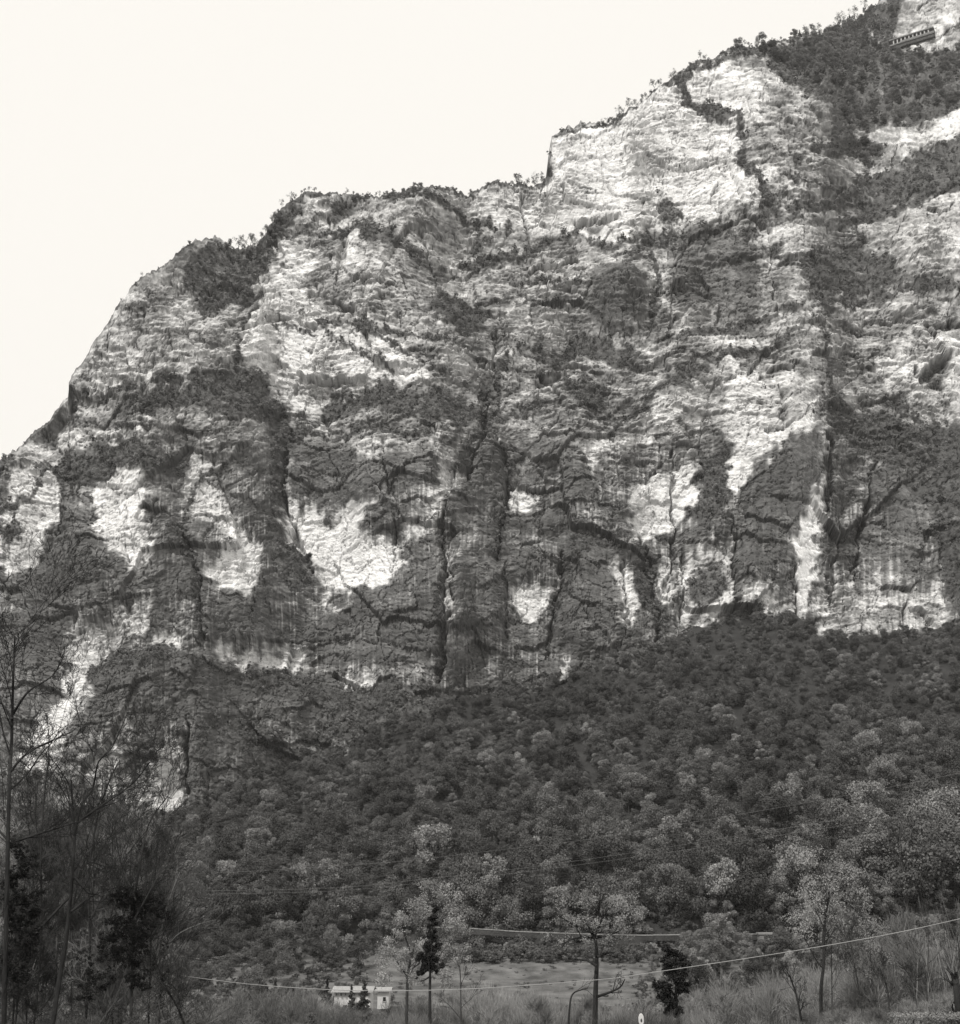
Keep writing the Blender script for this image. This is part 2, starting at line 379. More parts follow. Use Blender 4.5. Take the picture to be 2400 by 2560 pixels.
BANDS = [  # (line, half width in px): ledges with a ribbon of growth
 ([(1290,660),(1400,652),(1520,600),(1600,580),(1700,568),(1900,555)], 11), ([(890,506),(1040,480),(1110,458),(1180,482),(1265,478),(1330,460),(1420,446)], 9), ([(500,540),(540,430),(570,400)], 12),
 ([(1370,205),(1420,230),(1452,280),(1440,320),(1500,420)], 11), ([(1310,160),(1330,208),(1400,232)], 8), ([(560,435),(620,437),(760,470)], 8), ([(140,778),(260,745),(340,735)], 8), ([(1000,590),(1120,600),(1200,640)], 6),
 ([(620,625),(700,632),(780,660),(860,668),(950,690)], 6), ([(1150,820),(1230,800),(1330,735),(1400,700),(1490,690)], 8), ([(1260,480),(1280,560),(1260,640)], 6), ([(690,1360),(900,1345),(1080,1325)], 10),
 ([(1200,215),(1300,160),(1380,125),(1490,100)], 9), ([(1070,262),(1165,248),(1200,232)], 5), ([(770,400),(850,395),(960,440)], 7), ([(1440,470),(1540,520)], 6), ([(1590,640),(1600,720),(1605,800)], 5),
 ([(560,832),(640,842),(720,832),(800,852),(900,842)], 7), ([(1480,692),(1560,640),(1620,602)], 6), ([(1200,505),(1340,472),(1480,462)], 5), ([(300,1272),(420,1302),(540,1312),(700,1342)], 7),
 ([(1720,780),(1800,830),(1900,860)], 8), ([(1660,440),(1700,560)], 8), ([(985,690),(960,760),(940,840)], 6), ([(540,642),(640,652),(760,722)], 4), ([(460,720),(470,640),(500,560)], 5), ([(1210,640),(1230,700)], 8),
 ([(1010,545),(1120,560),(1180,600)], 4), ([(700,640),(800,700),(860,730)], 4), ([(1510,360),(1640,372),(1700,350)], 6), ([(110,895),(60,970),(0,990)], 6), ([(430,900),(380,930),(350,1010)], 6), ([(160,820),(300,830)], 5),
 ([(1640,430),(1750,400),(1864,360)], 12), ([(330,1020),(380,1110),(400,1250)], 9), ([(860,1010),(858,1200),(850,1330)], 7), ([(985,890),(990,960),(960,1090)], 8), ([(550,800),(548,940)], 9),
]
SLITS = [  # (line, half width px, depth m): overhang shadows, joints, chimneys
 ([(1120,442),(1160,434),(1195,436)], 5, 4), ([(1040,728),(1085,724),(1090,732)], 5, 4), ([(1130,800),(1155,798)], 7, 5), ([(1488,722),(1530,722)], 6, 4), ([(470,640),(540,625),(610,632)], 4, 2), ([(690,556),(737,560)], 4, 3),
 ([(650,590),(690,612)], 4, 2), ([(648,1308),(690,1330)], 5, 4), ([(995,945),(1085,948)], 4, 2.5), ([(1165,988),(1210,985)], 4, 2), ([(1830,640),(1900,630)], 6, 4), ([(1490,850),(1540,838),(1585,805)], 4, 2.5),
 ([(862,1000),(866,1200),(850,1330)], 6, 5), ([(562,830),(548,960),(600,1100)], 7, 5), ([(945,750),(940,860),(895,930)], 8, 6), ([(975,880),(988,960),(960,1090)], 6, 4), ([(1548,1090),(1550,1215)], 5, 4), ([(1305,865),(1312,1040),(1292,1150)], 5, 4),
 ([(370,1400),(366,1540)], 6, 5), ([(1604,870),(1608,1010)], 6, 5), ([(345,1020),(392,1130),(402,1250)], 6, 4), ([(1702,890),(1660,1110)], 7, 5), ([(1242,1030),(1282,1180),(1272,1250)], 7, 5), ([(1092,1080),(1082,1200),(1060,1285)], 6, 4),
 ([(1012,380),(1018,440)], 6, 4), ([(740,860),(760,960)], 4, 2), ([(1030,520),(1110,512)], 4, 2.5), ([(1240,575),(1330,572)], 3, 2), ([(1060,600),(1120,605)], 4, 3), ([(1440,720),(1520,705)], 3, 2), ([(620,790),(640,830)], 4, 2),
 ([(1210,1080),(1215,1240)], 4, 2.5), ([(1760,1160),(1765,1230)], 7, 5), ([(1420,1000),(1425,1190)], 5, 3), ([(1330,1060),(1325,1200)], 4, 2.5), ([(240,1080),(252,1092)], 6, 3), ([(665,470),(655,560)], 6, 4), ([(1640,980),(1610,1180)], 5, 3),
 ([(300,960),(290,1040)], 4, 2), ([(110,970),(108,1050),(60,1080)], 4, 2), ([(960,650),(962,760)], 5, 3), ([(980,1095),(985,1240)], 4, 2), ([(770,940),(765,1120)], 3, 1.5), ([(870,1060),(880,1180)], 4, 3), ([(1510,760),(1512,850)], 4, 2.5),
 ([(1620,640),(1740,648)], 3, 2), ([(1640,690),(1730,700)], 3, 2), ([(1650,610),(1760,615)], 3, 1.5), ([(740,720),(900,735)], 3, 1.5), ([(1040,890),(1140,885)], 3, 1.5), ([(700,1255),(860,1265)], 3, 2), ([(560,1230),(700,1240)], 3, 1.5), ([(850,1345),(1000,1355)], 3, 2),
]
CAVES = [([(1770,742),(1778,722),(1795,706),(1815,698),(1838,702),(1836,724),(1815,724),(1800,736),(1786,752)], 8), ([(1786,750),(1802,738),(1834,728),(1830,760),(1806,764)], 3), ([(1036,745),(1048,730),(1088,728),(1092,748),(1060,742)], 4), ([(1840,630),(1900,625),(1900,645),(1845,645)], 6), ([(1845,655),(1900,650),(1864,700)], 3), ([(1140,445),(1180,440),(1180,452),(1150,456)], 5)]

yo = GY / K
m1 = fbm(GX / 55, GY / 40, 50, 4, 0.6)
m2 = fbm(GX / 15, GY / 8, 60, 3, 0.6)
m3 = fbm(GX / 5.5, GY / 4.2, 70, 2, 0.6)
low = sstep(800, 1000, yo + 60 * m1)                               # lower wall: black water stain, upright streaks
def cells(sx, sy, seed, jit=0.95):
    """blocks of rock: distance to the joint between two blocks, and a random number per block"""
    X = (GX + 0.3 * wx) / sx; Y = (GY + 0.3 * wy) / sy
    ix, iy = np.floor(X), np.floor(Y)
    f1 = np.full(X.shape, 9.0, np.float32); f2 = f1.copy(); idn = np.zeros_like(f1); fac = np.zeros_like(f1)
    for dy in (-1, 0, 1):
        for dx in (-1, 0, 1):
            cx, cy = ix + dx, iy + dy
            h1 = hashg(cx, cy, seed) / 6.28319; h2 = hashg(cx, cy, seed + 7) / 6.28319
            ax_ = cx + 0.5 + jit * (h1 - .5) - X; ay_ = cy + 0.5 + jit * (h2 - .5) - Y; d = np.hypot(ax_, ay_)
            nb = d < f1
            f2 = np.where(nb, f1, np.minimum(f2, d)); idn = np.where(nb, hashg(cx, cy, seed + 13) / 6.28319, idn)
            fac = np.where(nb, ax_ * (hashg(cx, cy, seed + 29) / 3.14159 - 1) + ay_ * (hashg(cx, cy, seed + 31) / 3.14159 - 1), fac); f1 = np.where(nb, d, f1)
    return f2 - f1, idn, fac
jb, bid, bfa = cells(85, 52, 500)
js, sid, sfa = cells(26, 13, 520)
jm, mid_, mfa = cells(230, 190, 540)
N1 = fbm(GX / 84, GY / 38, 150, 5, 0.66)
NV = fbm(GX / 60, GY / 36, 155, 5, 0.68)
Nf = fbm(GX / 19, GY / 6.2, 160, 3, 0.72)
Nv = pn(GX / 5.2, GY / 120, 81) + 0.6 * pn(GX / 2.8, GY / 55, 82)
# weathering of the stone: -1 black with lichen and algae .. +1 freshly broken and white
E = np.interp(yo, [0, 500, 700, 860, 980, 1300, 1600], [.24, .21, .13, -.12, -.37, -.42, -.42]).astype(np.float32)
V = np.zeros_like(E); D = np.zeros_like(E); LM = np.zeros_like(E); DM = np.zeros_like(E)
for val, poly in DARK:
    sl, mk = polymask(poly, 4)
    mk = mk * 0.9
    DM[sl] = np.maximum(DM[sl], mk)
    E[sl] = E[sl] * (1 - mk) + mk * float(np.interp(val, [.1, .16], [-.66, -.36]))
for val, st, poly in LIGHT:
    sl, mk = polymask(poly, 1, st * 1.4)
    E[sl] = E[sl] * (1 - mk) + mk * float(np.interp(val, [.4, .55, .7, .82], [.18, .42, .78, 1.05]))
    LM[sl] = np.maximum(LM[sl], mk * val / .8)
E = E + (1 - 0.45 * DM) * (1 - 0.35 * sstep(.6, 1, blur(LM, 5))) * (0.85 * N1 + 0.55 * Nf + 0.22 * m3 + (0.10 + 0.18 * low) * Nv + 0.30 * (sid - .5) + 0.30 * (bid - .5))
stp = sstep(0.30, 0.9, pn(GX / 5, GY / 120, 83) + 0.5 * pn(GX / 2.7, GY / 60, 84) + 0.7 * fbm(GX / 110, GY / 60, 85, 2))
E = E + 0.62 * low * stp * (1 - LM) * (1 - .45 * DM)                                 # white runs of lime
A = np.interp(E, [-1.3, -.6, -.3, -.05, .2, .45, .8, 1.3], [.06, .108, .15, .225, .335, .49, .71, .84]).astype(np.float32)
# bedding joints
bedw = GY + 0.04 * GX + 60 * fbm(GX / 600, GY / 500, 90, 2) + 1.5 * fbm(GX / 40, GY / 40, 91, 2)
bed1 = sstep(0.25, 0.6, pn(GX / 42, bedw / 4.2, 92) + 0.7 * pn(GX / 13, bedw / 3.0, 93))
bedz = np.clip(0.65 - 0.5 * low + 1.1 * fbm(GX / 150, GY / 80, 96, 3), 0.03, 1.2)
A *= 1 - 0.40 * bed1 * bedz
D -= 0.5 * bed1 * bedz
bed2 = pn(GX / 300, bedw / 17, 94) + 0.5 * pn(GX / 150, bedw / 8, 95)
D += 0.5 * bed2 * bedz
zs = np.clip((1 - 0.8 * low) * (0.75 + 1.6 * fbm(GX / 200, GY / 90, 98, 3)), 0, 1.2) * (0.6 + 0.7 * np.clip(fbm(GX / 30, GY / 12, 99, 3) * 3, -.6, .6))
for sc_b, sd_b, wd_b in ((9.0, 191, .10), (19.0, 192, .07), (40.0, 193, .05)):
    ln_b = 1 - sstep(0.0, wd_b, np.abs(pn(GX / 420, bedw / sc_b, sd_b)))
    A *= 1 - 0.55 * ln_b * zs
    D -= 0.7 * ln_b * zs
    D += (0.35 + 0.02 * sc_b) * sstep(-.1, .1, pn(GX / 420, bedw / sc_b, sd_b)) * zs
# blocks and joints
cj = (1 - sstep(0.0, 0.07, jb)); cs = (1 - sstep(0.0, 0.10, js))
cm = (1 - sstep(0.0, 0.025, jm))
D += 1.6 * (bid - .5) + 0.6 * (sid - .5) - 0.7 * cj * (1 - .5 * low) - 0.4 * cs + 5.0 * mfa + 2.2 * bfa * (1 - .5 * LM) + 0.6 * sfa * (1 - .6 * LM) + 2.0 * (mid_ - .5) - 1.2 * cm * (1 - .6 * low)
A *= (1 - 0.35 * cj * np.clip(.6 + m1, 0, 1) * (1 - .5 * low)) * (1 - 0.28 * cs * np.clip(.5 + m1, 0, 1))
cr = np.abs(fbm(GX / 90, GY / 120, 97, 4, .6)); crk = 1 - sstep(0.0, 0.035, cr)
D -= 0.9 * crk; A *= 1 - 0.30 * crk
# relief at all scales
D += 8.0 * fbm(GX / 300, GY / 420, 100, 2) + 0.6 * fbm(GX / 100, GY / 170, 101, 2) + 0.2 * fbm(GX / 34, GY / 34, 102, 3) + 0.12 * m2 + 0.12 * m3 + 0.15 * Nf
D += low * (0.6 * pn(GX / 20, GY / 380, 104) + 1.2 * pn(GX / 80, GY / 700, 105))
D += 3.0 * blur(DM, 2) - 2.2 * blur(np.clip(LM - .5, 0, .5) * 2 * low, 5) + 2.5 * blur(LM * (1 - low), 8)
for i, poly in enumerate(VEG):
    sl, mk = polymask(poly, 4)
    V[sl] = np.maximum(V[sl], mk)
for ln, hw in BANDS:
    sl, d = linedist(ln, 0.6)
    mk = 1 - sstep(hw * 0.3, hw * 1.9, d)
    V[sl] = np.maximum(V[sl], mk)
top_d = GY - ysky[None, :]
V = np.maximum(V, (1 - sstep(4, 17, top_d + 14 * m1)) * sstep(560, 700, GX) * (1 - 0.75 * sstep(1360, 1375, GX) * (1 - sstep(1440, 1560, GX))))
V = np.maximum(V, 0.6 * (1 - sstep(2, 12, top_d + 8 * m1)))
ft_d = (yfoot[None, :] + 0) - GY
V = np.maximum(V, (1 - sstep(-10, 45, ft_d + 26 * m1 + 10 * m2)) * sstep(470, 620, GX))
V = np.maximum(V, 0.8 * sstep(0.62, 0.95, fbm(GX / 60, GY / 38, 120, 3) + 0.35 * m2) * (1 - LM))
V = sstep(0.38, 0.68, V * 0.95 + 0.75 * NV + 0.4 * Nf)
for ln, hw, dep in SLITS:
    sl, d = linedist(ln, 0.45)
    hwv = hw * np.clip(0.55 + 1.5 * fbm(GX[sl] / 60, GY[sl] / 60, 300, 2), .12, 1.3)
    mk = 1 - sstep(hwv * 0.2, hwv * 1.3 + 1, d + 1.2 * m2[sl])
    D[sl] -= dep * 0.85 * mk + 1.0 * (1 - sstep(0, 22, d))
    A[sl] *= 1 - 0.28 * mk                     # damp black algae in the joints, plus painted-in shade of overhangs and clefts
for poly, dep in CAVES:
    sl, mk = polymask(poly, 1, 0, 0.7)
    D[sl] -= dep * 0.4 * mk; A[sl] *= 1 - 0.75 * mk      # shallow hollow, the shade of a deep cave painted into its tone
A = A * (1 - 0.9 * V) + 0.9 * V * 0.072 * np.exp(0.4 * m2 + 0.4 * m3)
A = np.clip(A, 0.025, 0.86)

for ln, hw, out in [([(1768,738),(1780,714),(1797,700),(1816,692),(1842,695)], 7, 2.0), ([(1836,627),(1900,622)], 7, 2), ([(1036,728),(1050,722),(1090,721)], 6, 3.5), ([(1122,436),(1160,428),(1195,430)], 6, 3), ([(1128,794),(1158,792)], 6, 3.5), ([(1486,716),(1532,715)], 6, 3),
                   ([(690,550),(738,554)], 5, 2.5), ([(470,634),(540,620),(610,626)], 5, 2), ([(1000,940),(1080,942)], 5, 2), ([(646,1302),(690,1323)], 5, 3), ([(1030,515),(1110,507)], 5, 2.5), ([(1060,594),(1122,599)], 5, 2.5)]:
    sl, d = linedist(ln, 0.5)                   # lips of rock that overhang the hollows
    D[sl] += out * (1 - sstep(hw * .5, hw * 1.6, d))
# inclination of the face -> distance of every point, integrated upwards from the foot
ang = 77 - 24 * blur(V, 12, 6) + 4 * fbm(GX / 300, GY / 220, 130, 2) + 4 * low
ang -= 12 * sstep(1500, 2000, GX) * (1 - sstep(200, 420, GY))
i_r, i_l = int((2350 + 150) / STEP), int((20 + 150) / STEP)
ang[:, i_r:] = ang[:, i_r - 1:i_r]; ang[:, :i_l] = ang[:, i_l:i_l + 1]        # the same slope goes on past the frame
tan_t = np.tan(np.radians(blur(ang.astype(np.float32), 5, 2)))
vv = (1280 - gy1) / F
mm_ = (SP + CP * vv) / (CP - SP * vv)
Yg = np.zeros_like(A)
ycur = np.interp(gx1, [-150, 0, 400, 900, 1300, 1900, 2550], [470, 455, 432, 448, 462, 470, 452]) + 34 * fbm(gx1 / 420, gx1 * 0 + 1.7, 131, 3)
zcur = ycur * mm_[-1]
for r in range(NYg - 1, -1, -1):
    t = tan_t[r]
    t = np.maximum(t, mm_[r] * 1.12 + 0.12)
    yn = (zcur - ycur * t) / (mm_[r] - t)
    yn = np.maximum(yn, ycur - 0.2)
    ycur, zcur = yn, yn * mm_[r]
    Yg[r] = ycur
Yg = blur(Yg, 9, 1, 2)

NR_T, NR_B = 110, 560
NR = NR_T + NR_B
yend = yfoot + 70
ymax = np.max(np.stack([np.roll(ysky, k) for k in range(-56, 57, 4)]), 0); ymax[:60] = ysky[:60]; ymax[-60:] = ysky[-60:]
yref = boxblur(boxblur(boxblur(ymax[None, :].astype(np.float32), 40, 1), 40, 1), 20, 1)[0]
yref = np.maximum(yref, ysky) + 90
tT = np.linspace(0, 1, NR_T, endpoint=False, dtype=np.float32)[:, None]
tB = np.linspace(0, 1, NR_B, dtype=np.float32)[:, None]
YY = np.concatenate([ysky[None, :] + (yref - ysky)[None, :] * tT, yref[None, :] + (yend - yref)[None, :] * tB], 0)
tt = np.linspace(0, 1, NR, dtype=np.float32)[:, None]
ri = np.clip((YY - gy1[0]) / STEP, 0, NYg - 1.001)
r0 = ri.astype(np.int32); fr = ri - r0; ci = np.arange(NXg)[None, :]
def samp(a): return a[r0, ci] * (1 - fr) + a[r0 + 1, ci] * fr
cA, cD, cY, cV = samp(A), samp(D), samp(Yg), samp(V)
VVr = (1280 - YY) / F
s_ = cY / (CP - SP * VVr)
PX = (gx1[None, :] - 1200) / F * s_; PY = cY; PZ = (SP + CP * VVr) * s_
edge_fade = np.clip(tt * 40, 0.25, 1)
PYd = PY - 0.95 * cD * edge_fade; PZd = PZ + 0.25 * cD * edge_fade
# the mountain goes on behind the skyline
caps = []
for dd in (2, 6, 15, 40, 110, 260):
    caps.append((PX[0] * (1 + dd / 2500), PYd[0] + dd, PZd[0] - 0.02 * dd - 0.0009 * dd * dd))
capv = [np.stack(c, -1) for c in caps[::-1]]
body = np.stack([PX, PYd, PZd], -1)
allv = np.concatenate([np.stack(capv, 0), body], 0)
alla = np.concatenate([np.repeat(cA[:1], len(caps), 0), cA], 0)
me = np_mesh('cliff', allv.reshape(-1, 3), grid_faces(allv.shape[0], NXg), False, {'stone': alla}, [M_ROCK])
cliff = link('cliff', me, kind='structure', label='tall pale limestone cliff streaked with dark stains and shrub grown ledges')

def cliff_point(x, y):
    c = int(np.clip(round((x - gx1[0]) / STEP), 0, NXg - 1)); r = int(np.clip(np.searchsorted(YY[:, c], y), 0, NR - 1))
    return Vector((float(PX[r, c]), float(PYd[r, c]), float(PZd[r, c])))

# ------------------------------------------------------------------ ground of the valley and the wooded hillside
M_EARTH = material('leaf_litter', 0.035, 1.0, 0.4, 0.12, 0.5, 0.8)
M_GRASS = material('dry_meadow', 0.12, 1.0, 0.5, 0.25, 0.8, 2.5)
GZY = np.array([(-60, -1.7), (6, -1.7), (14, -2.6), (25, -4.0), (50, -7.0), (100, -11.5), (160, -16.5), (215, -20.5), (255, -20.5), (285, -17.5), (312, -13.0), (335, -11.0), (400, -16.0), (7000, -16.0)])
def ground_z(X, Y):
    z = np.interp(Y, GZY[:, 0], GZY[:, 1])
    w = np.clip((np.asarray(Y) - 20) / 60, 0, 1) * (1 - np.clip((np.asarray(Y) - 290) / 40, 0, 1))
    side = np.interp(np.asarray(X) / np.maximum(np.asarray(Y), 20), [-0.5, -0.3, -0.1, 0.15, 0.3, 0.5], [2.0, 1.2, 0, 0, 2.5, 4.5])
    return z + w * (0.8 * fbm(np.asarray(X) / 40, np.asarray(Y) / 40, 200, 3) + side)
gys = np.unique(np.concatenate([np.linspace(-60, 20, 10), np.linspace(20, 340, 130), np.linspace(340, 7000, 30)]))
gus = np.concatenate([np.linspace(-30, -1.05, 12), np.linspace(-1, 1, 130), np.linspace(1.05, 30, 12)])
gX = gus[None, :] * (60 + 0.45 * np.abs(gys))[:, None]; gY = np.repeat(gys[:, None], len(gus), 1)
gZ = ground_z(gX, gY)
ground = link('ground', np_mesh('ground', np.stack([gX, gY, gZ], -1).reshape(-1, 3), grid_faces(len(gys), len(gus)), True, None, [M_GRASS]), kind='structure')

hx = np.arange(-420, 2830, 9, dtype=np.float32)
hfoot = np.interp(hx, FOOT[:, 0], FOOT[:, 1]).astype(np.float32)
hfoot = boxblur(hfoot[None, :], 4, 1)[0]
def cliffY(x, y):
    c = np.clip(np.round((x - gx1[0]) / STEP).astype(int), 0, NXg - 1); r = np.clip(np.round((y - gy1[0]) / STEP).astype(int), 0, NYg - 1)
    return Yg[r, c]
hYf = boxblur(cliffY(hx, hfoot)[None, :].astype(np.float32), 6, 1)[0] + 1.5
hvy = np.interp(hx, [-420, 300, 700, 1100, 1900, 2400, 2830], [2330, 2345, 2352, 2335, 2345, 2300, 2280])
HT = np.linspace(-0.10, 1.05, 150, dtype=np.float32)
def ray_m(y):
    v = (1280 - y) / F
    return (SP + CP * v) / (CP - SP * v)
YV = 322.0
Zf = hYf * ray_m(hfoot); Zv = YV * ray_m(hvy)
def hill(ix, t):
    """ix: float column index, t: 0 at the valley edge .. 1 at the foot of the cliff"""
    i = np.arange(len(hx))
    x = np.interp(ix, i, hx); yf = np.interp(ix, i, hYf); zf = np.interp(ix, i, Zf); zv = np.interp(ix, i, Zv)
    Y = YV + (yf - YV) * t
    prof = t + 0.10 * np.sin(np.clip(t, 0, 1) * math.pi) * (-0.6)
    Z = zv + (zf - zv) * prof + np.clip(t, 0, 1) * (1 - np.clip(t, 0, 1)) * 4 * (5 * fbm(x / 380, t * 3.0, 210, 3)) + 0.8 * fbm(x / 60, t * 14, 211, 3)
    X = (x - 1200) / F * (Y * CP + Z * SP)
    return X, Y, Z
hi, ht = np.meshgrid(np.arange(len(hx), dtype=np.float32), HT)
hX, hY, hZ = hill(hi.ravel(), ht.ravel())
hillside = link('hillside', np_mesh('hillside', np.stack([hX, hY, hZ], -1), grid_faces(len(HT), len(hx)), True, None, [M_EARTH]), kind='structure')

# ------------------------------------------------------------------ foliage builders
def leaf_cloud(cent, rad, n, size, up=0.25, rnd=0.8, aspect=1.0, flat=0.8, rng=RNG, fill=0.35, twig=0.0, wid=0.5):
    """n little leaf or twig faces on and in the clumps (cent, rad); returns verts, faces"""
    cent = np.asarray(cent, np.float32); rad = np.asarray(rad, np.float32)
    w = rad ** 2; k = rng.choice(len(cent), n, p=w / w.sum())
    d = rng.normal(size=(n, 3)); d[:, 2] += up; d /= np.linalg.norm(d, axis=1, keepdims=True)
    rr = 1 - fill * rng.random(n) ** 1.5 + 0.12 * rng.normal(size=n)
    p = cent[k] + d * (rad[k] * rr)[:, None] * np.array([1, 1, flat])
    nrm = d + rnd * rng.normal(size=(n, 3)) * 0.6; nrm /= np.linalg.norm(nrm, axis=1, keepdims=True)
    a = np.cross(nrm, rng.normal(size=(n, 3)));
    if twig: a = a * (1 - twig) + twig * (d * 0.7 + np.array([0, 0, 0.7]))
    a /= np.linalg.norm(a, axis=1, keepdims=True) + 1e-9
    b = np.cross(nrm, a); b /= np.linalg.norm(b, axis=1, keepdims=True) + 1e-9
    s = size * (0.6 + 0.8 * rng.random(n))[:, None]
    q = np.stack([p - a * s * aspect, p - b * s * wid, p + a * s * aspect, p + b * s * wid], 1)
    return q.reshape(-1, 3), np.arange(4 * n).reshape(n, 4)

def crown_mesh(name, mat, w, h, nclump, n, size, seed, base=0.3, aspect=0.7, conic=0.0, **kw):
    rng = np.random.default_rng(seed)
    c, r = [], []
    for i in range(nclump):
        t = rng.random() ** 0.75
        th = rng.random() * 2 * math.pi
        z = base * h + (1 - base) * h * t * 0.9
        env = math.sqrt(max(0.05, 1 - (2 * (t * 0.92) - 0.85) ** 2)) if not conic else (1 - t) * 1.0 + 0.06
        rr = w * 0.5 * env * math.sqrt(rng.random()) * 0.85
        c.append((rr * math.cos(th), rr * math.sin(th), z)); r.append(w * (0.08 + 0.17 * rng.random() ** 1.5) * (1 - 0.5 * conic * t))
    v, f = leaf_cloud(c, r, n, size, rng=rng, aspect=aspect, **kw)
    return np_mesh(name, v, f, False, None, [mat])

def trunk_mesh(name, mat, h, r, seed, limbs=5, w=4.0):
    rr = random.Random(seed); mb = MB()
    pts = [Vector((rr.uniform(-.04, .04) * h * i / 5, rr.uniform(-.04, .04) * h * i / 5, h * 0.85 * i / 5 - 0.4)) for i in range(6)]
    mb.tube(pts, [r * (1 - 0.16 * i) for i in range(6)], 6)
    for k in range(limbs):
        p = pts[2 + k % 3]; th = rr.uniform(0, 6.28); q = p + Vector((math.cos(th) * w * .35, math.sin(th) * w * .35, h * rr.uniform(.15, .3)))
        mb.tube([p, p.lerp(q, .5) + Vector((0, 0, .1 * h)), q], [r * .45, r * .3, r * .1], 4)
    return mb.mesh(name, mat, True)

M_BARK = material('bark', 0.05, 0.95, 0.4, 3.0, 0.6, 8, rnd=0.3, stretch=(1, 1, 0.3))
M_BARKP = material('pale_bark', 0.17, 0.95, 0.35, 3.0, 0.6, 8, rnd=0.3, stretch=(1, 1, 0.3))
M_WOOD = material('broadleaf_foliage', 0.098, 0.9, 0.45, 0.5, rnd=0.40)
M_WOODL = material('light_broadleaf_foliage', 0.18, 0.9, 0.45, 0.5, rnd=0.30)
M_OAK = material('evergreen_oak_foliage', 0.06, 0.8, 0.4, 0.6, rnd=0.3)
M_PALE = material('pale_spring_foliage', 0.24, 0.9, 0.35, 0.6, rnd=0.25)
M_CONIF = material('conifer_needles', 0.045, 0.85, 0.4, 1.0, rnd=0.25)
M_IVY = material('ivy_leaves', 0.014, 0.6, 0.4, 1.5, rnd=0.2)
M_SCRUB = material('cliff_scrub', 0.20, 0.95, 0.4, 0.5, rnd=0.40)
M_TWIG = material('dry_twigs', 0.20, 0.95, 0.4, 0.4, rnd=0.3)
M_TWIGD = material('grey_twigs', 0.11, 0.95, 0.4, 0.4, rnd=0.3)

def scatter(name, pts, protos, idx, scl, rotz, **props):
    """one object of kind stuff that stands a prototype on every point"""
    me = bpy.data.meshes.new(name)
    me.vertices.add(len(pts)); me.vertices.foreach_set('co', np.ascontiguousarray(pts, np.float32).ravel())
    for nm, tp, arr in (('pick', 'INT', np.asarray(idx, np.int32)), ('size', 'FLOAT', np.asarray(scl, np.float32)), ('turn', 'FLOAT', np.asarray(rotz, np.float32))):
        a = me.attributes.new(nm, tp, 'POINT'); a.data.foreach_set('value', arr)
    o = link(name, me, kind='stuff', **props)
    g = bpy.data.node_groups.new(name, 'GeometryNodeTree')
    g.interface.new_socket('Geometry', in_out='INPUT', socket_type='NodeSocketGeometry')
    g.interface.new_socket('Geometry', in_out='OUTPUT', socket_type='NodeSocketGeometry')
    N, L = g.nodes, g.links
    gi, go = N.new('NodeGroupInput'), N.new('NodeGroupOutput')
    iop = N.new('GeometryNodeInstanceOnPoints'); jn = N.new('GeometryNodeJoinGeometry')
    for p in reversed(protos):
        oi = N.new('GeometryNodeObjectInfo'); oi.transform_space = 'ORIGINAL'; oi.inputs['Object'].default_value = p; oi.inputs['As Instance'].default_value = True
        L.new(oi.outputs['Geometry'], jn.inputs[0])
    def att(nm, tp):
        n = N.new('GeometryNodeInputNamedAttribute'); n.data_type = tp; n.inputs['Name'].default_value = nm; return n.outputs['Attribute']
    L.new(gi.outputs[0], iop.inputs['Points']); L.new(jn.outputs[0], iop.inputs['Instance'])
    iop.inputs['Pick Instance'].default_value = True
    L.new(att('pick', 'INT'), iop.inputs['Instance Index']); L.new(att('size', 'FLOAT'), iop.inputs['Scale'])
    cx = N.new('ShaderNodeCombineXYZ'); L.new(att('turn', 'FLOAT'), cx.inputs[2]); L.new(cx.outputs[0], iop.inputs['Rotation'])
    L.new(iop.outputs[0], go.inputs[0])
    md = o.modifiers.new('scatter', 'NODES'); md.node_group = g
    return o

def copy_tree(src, loc, scl, rz, label, group=None, name=None):
    """a copy of a thing with its parts"""
    c = src.copy(); c.name = name or src.name.split('.')[0]; COL.objects.link(c)
    c.location = loc; c.scale = (scl[0], scl[0], scl[1]) if isinstance(scl, tuple) else (scl,) * 3
    c.rotation_euler = (0, 0, rz); c['label'] = label
    if group: c['group'] = group
    for ch in src.children:
        d = ch.copy(); COL.objects.link(d); d.parent = c
    return c

# ------------------------------------------------------------------ the wood on the slope
PROTO = []
specs = [  # name, crown material, width, height, clumps, leaves, size, base
 ('broadleaf_tree', M_WOOD, 7.5, 8.5, 22, 4600, .21, .2), ('broadleaf_tree', M_WOOD, 6.0, 10.0, 18, 4200, .20, .25), ('broadleaf_tree', M_WOOD, 9.5, 8.0, 26, 5400, .21, .2),
 ('broadleaf_tree', M_WOOD, 5.0, 7.0, 14, 3200, .19, .2), ('broadleaf_tree', M_WOODL, 8.0, 10.0, 22, 5000, .21, .25), ('evergreen_oak', M_OAK, 7.5, 7.5, 20, 5000, .22, .15), ('evergreen_oak', M_OAK, 6.0, 8.5, 17, 4400, .22, .15),
 ('pale_tree', M_PALE, 6.0, 9.0, 15, 3400, .20, .3), ('poplar_tree', M_WOOD, 3.4, 11.0, 16, 3000, .19, .12), ('light_tree', M_WOODL, 7.0, 8.0, 18, 4400, .2, .2), ('light_tree', M_WOODL, 5.0, 9.0, 15, 3600, .19, .2)]
for i, (nm, mt, w, h, nc, nl, sz, bs) in enumerate(specs):
    th = thing(nm, '', 'tree')
    link('trunk', trunk_mesh('trunk', M_BARK, h, 0.17, 300 + i, 5, w), th)
    link('crown', crown_mesh('crown', mt, w, h, nc, nl, sz, 310 + i, bs, fill=.4, twig=0.35 if mt is not M_OAK else 0.0, up=0.45), th)
    PROTO.append(th)
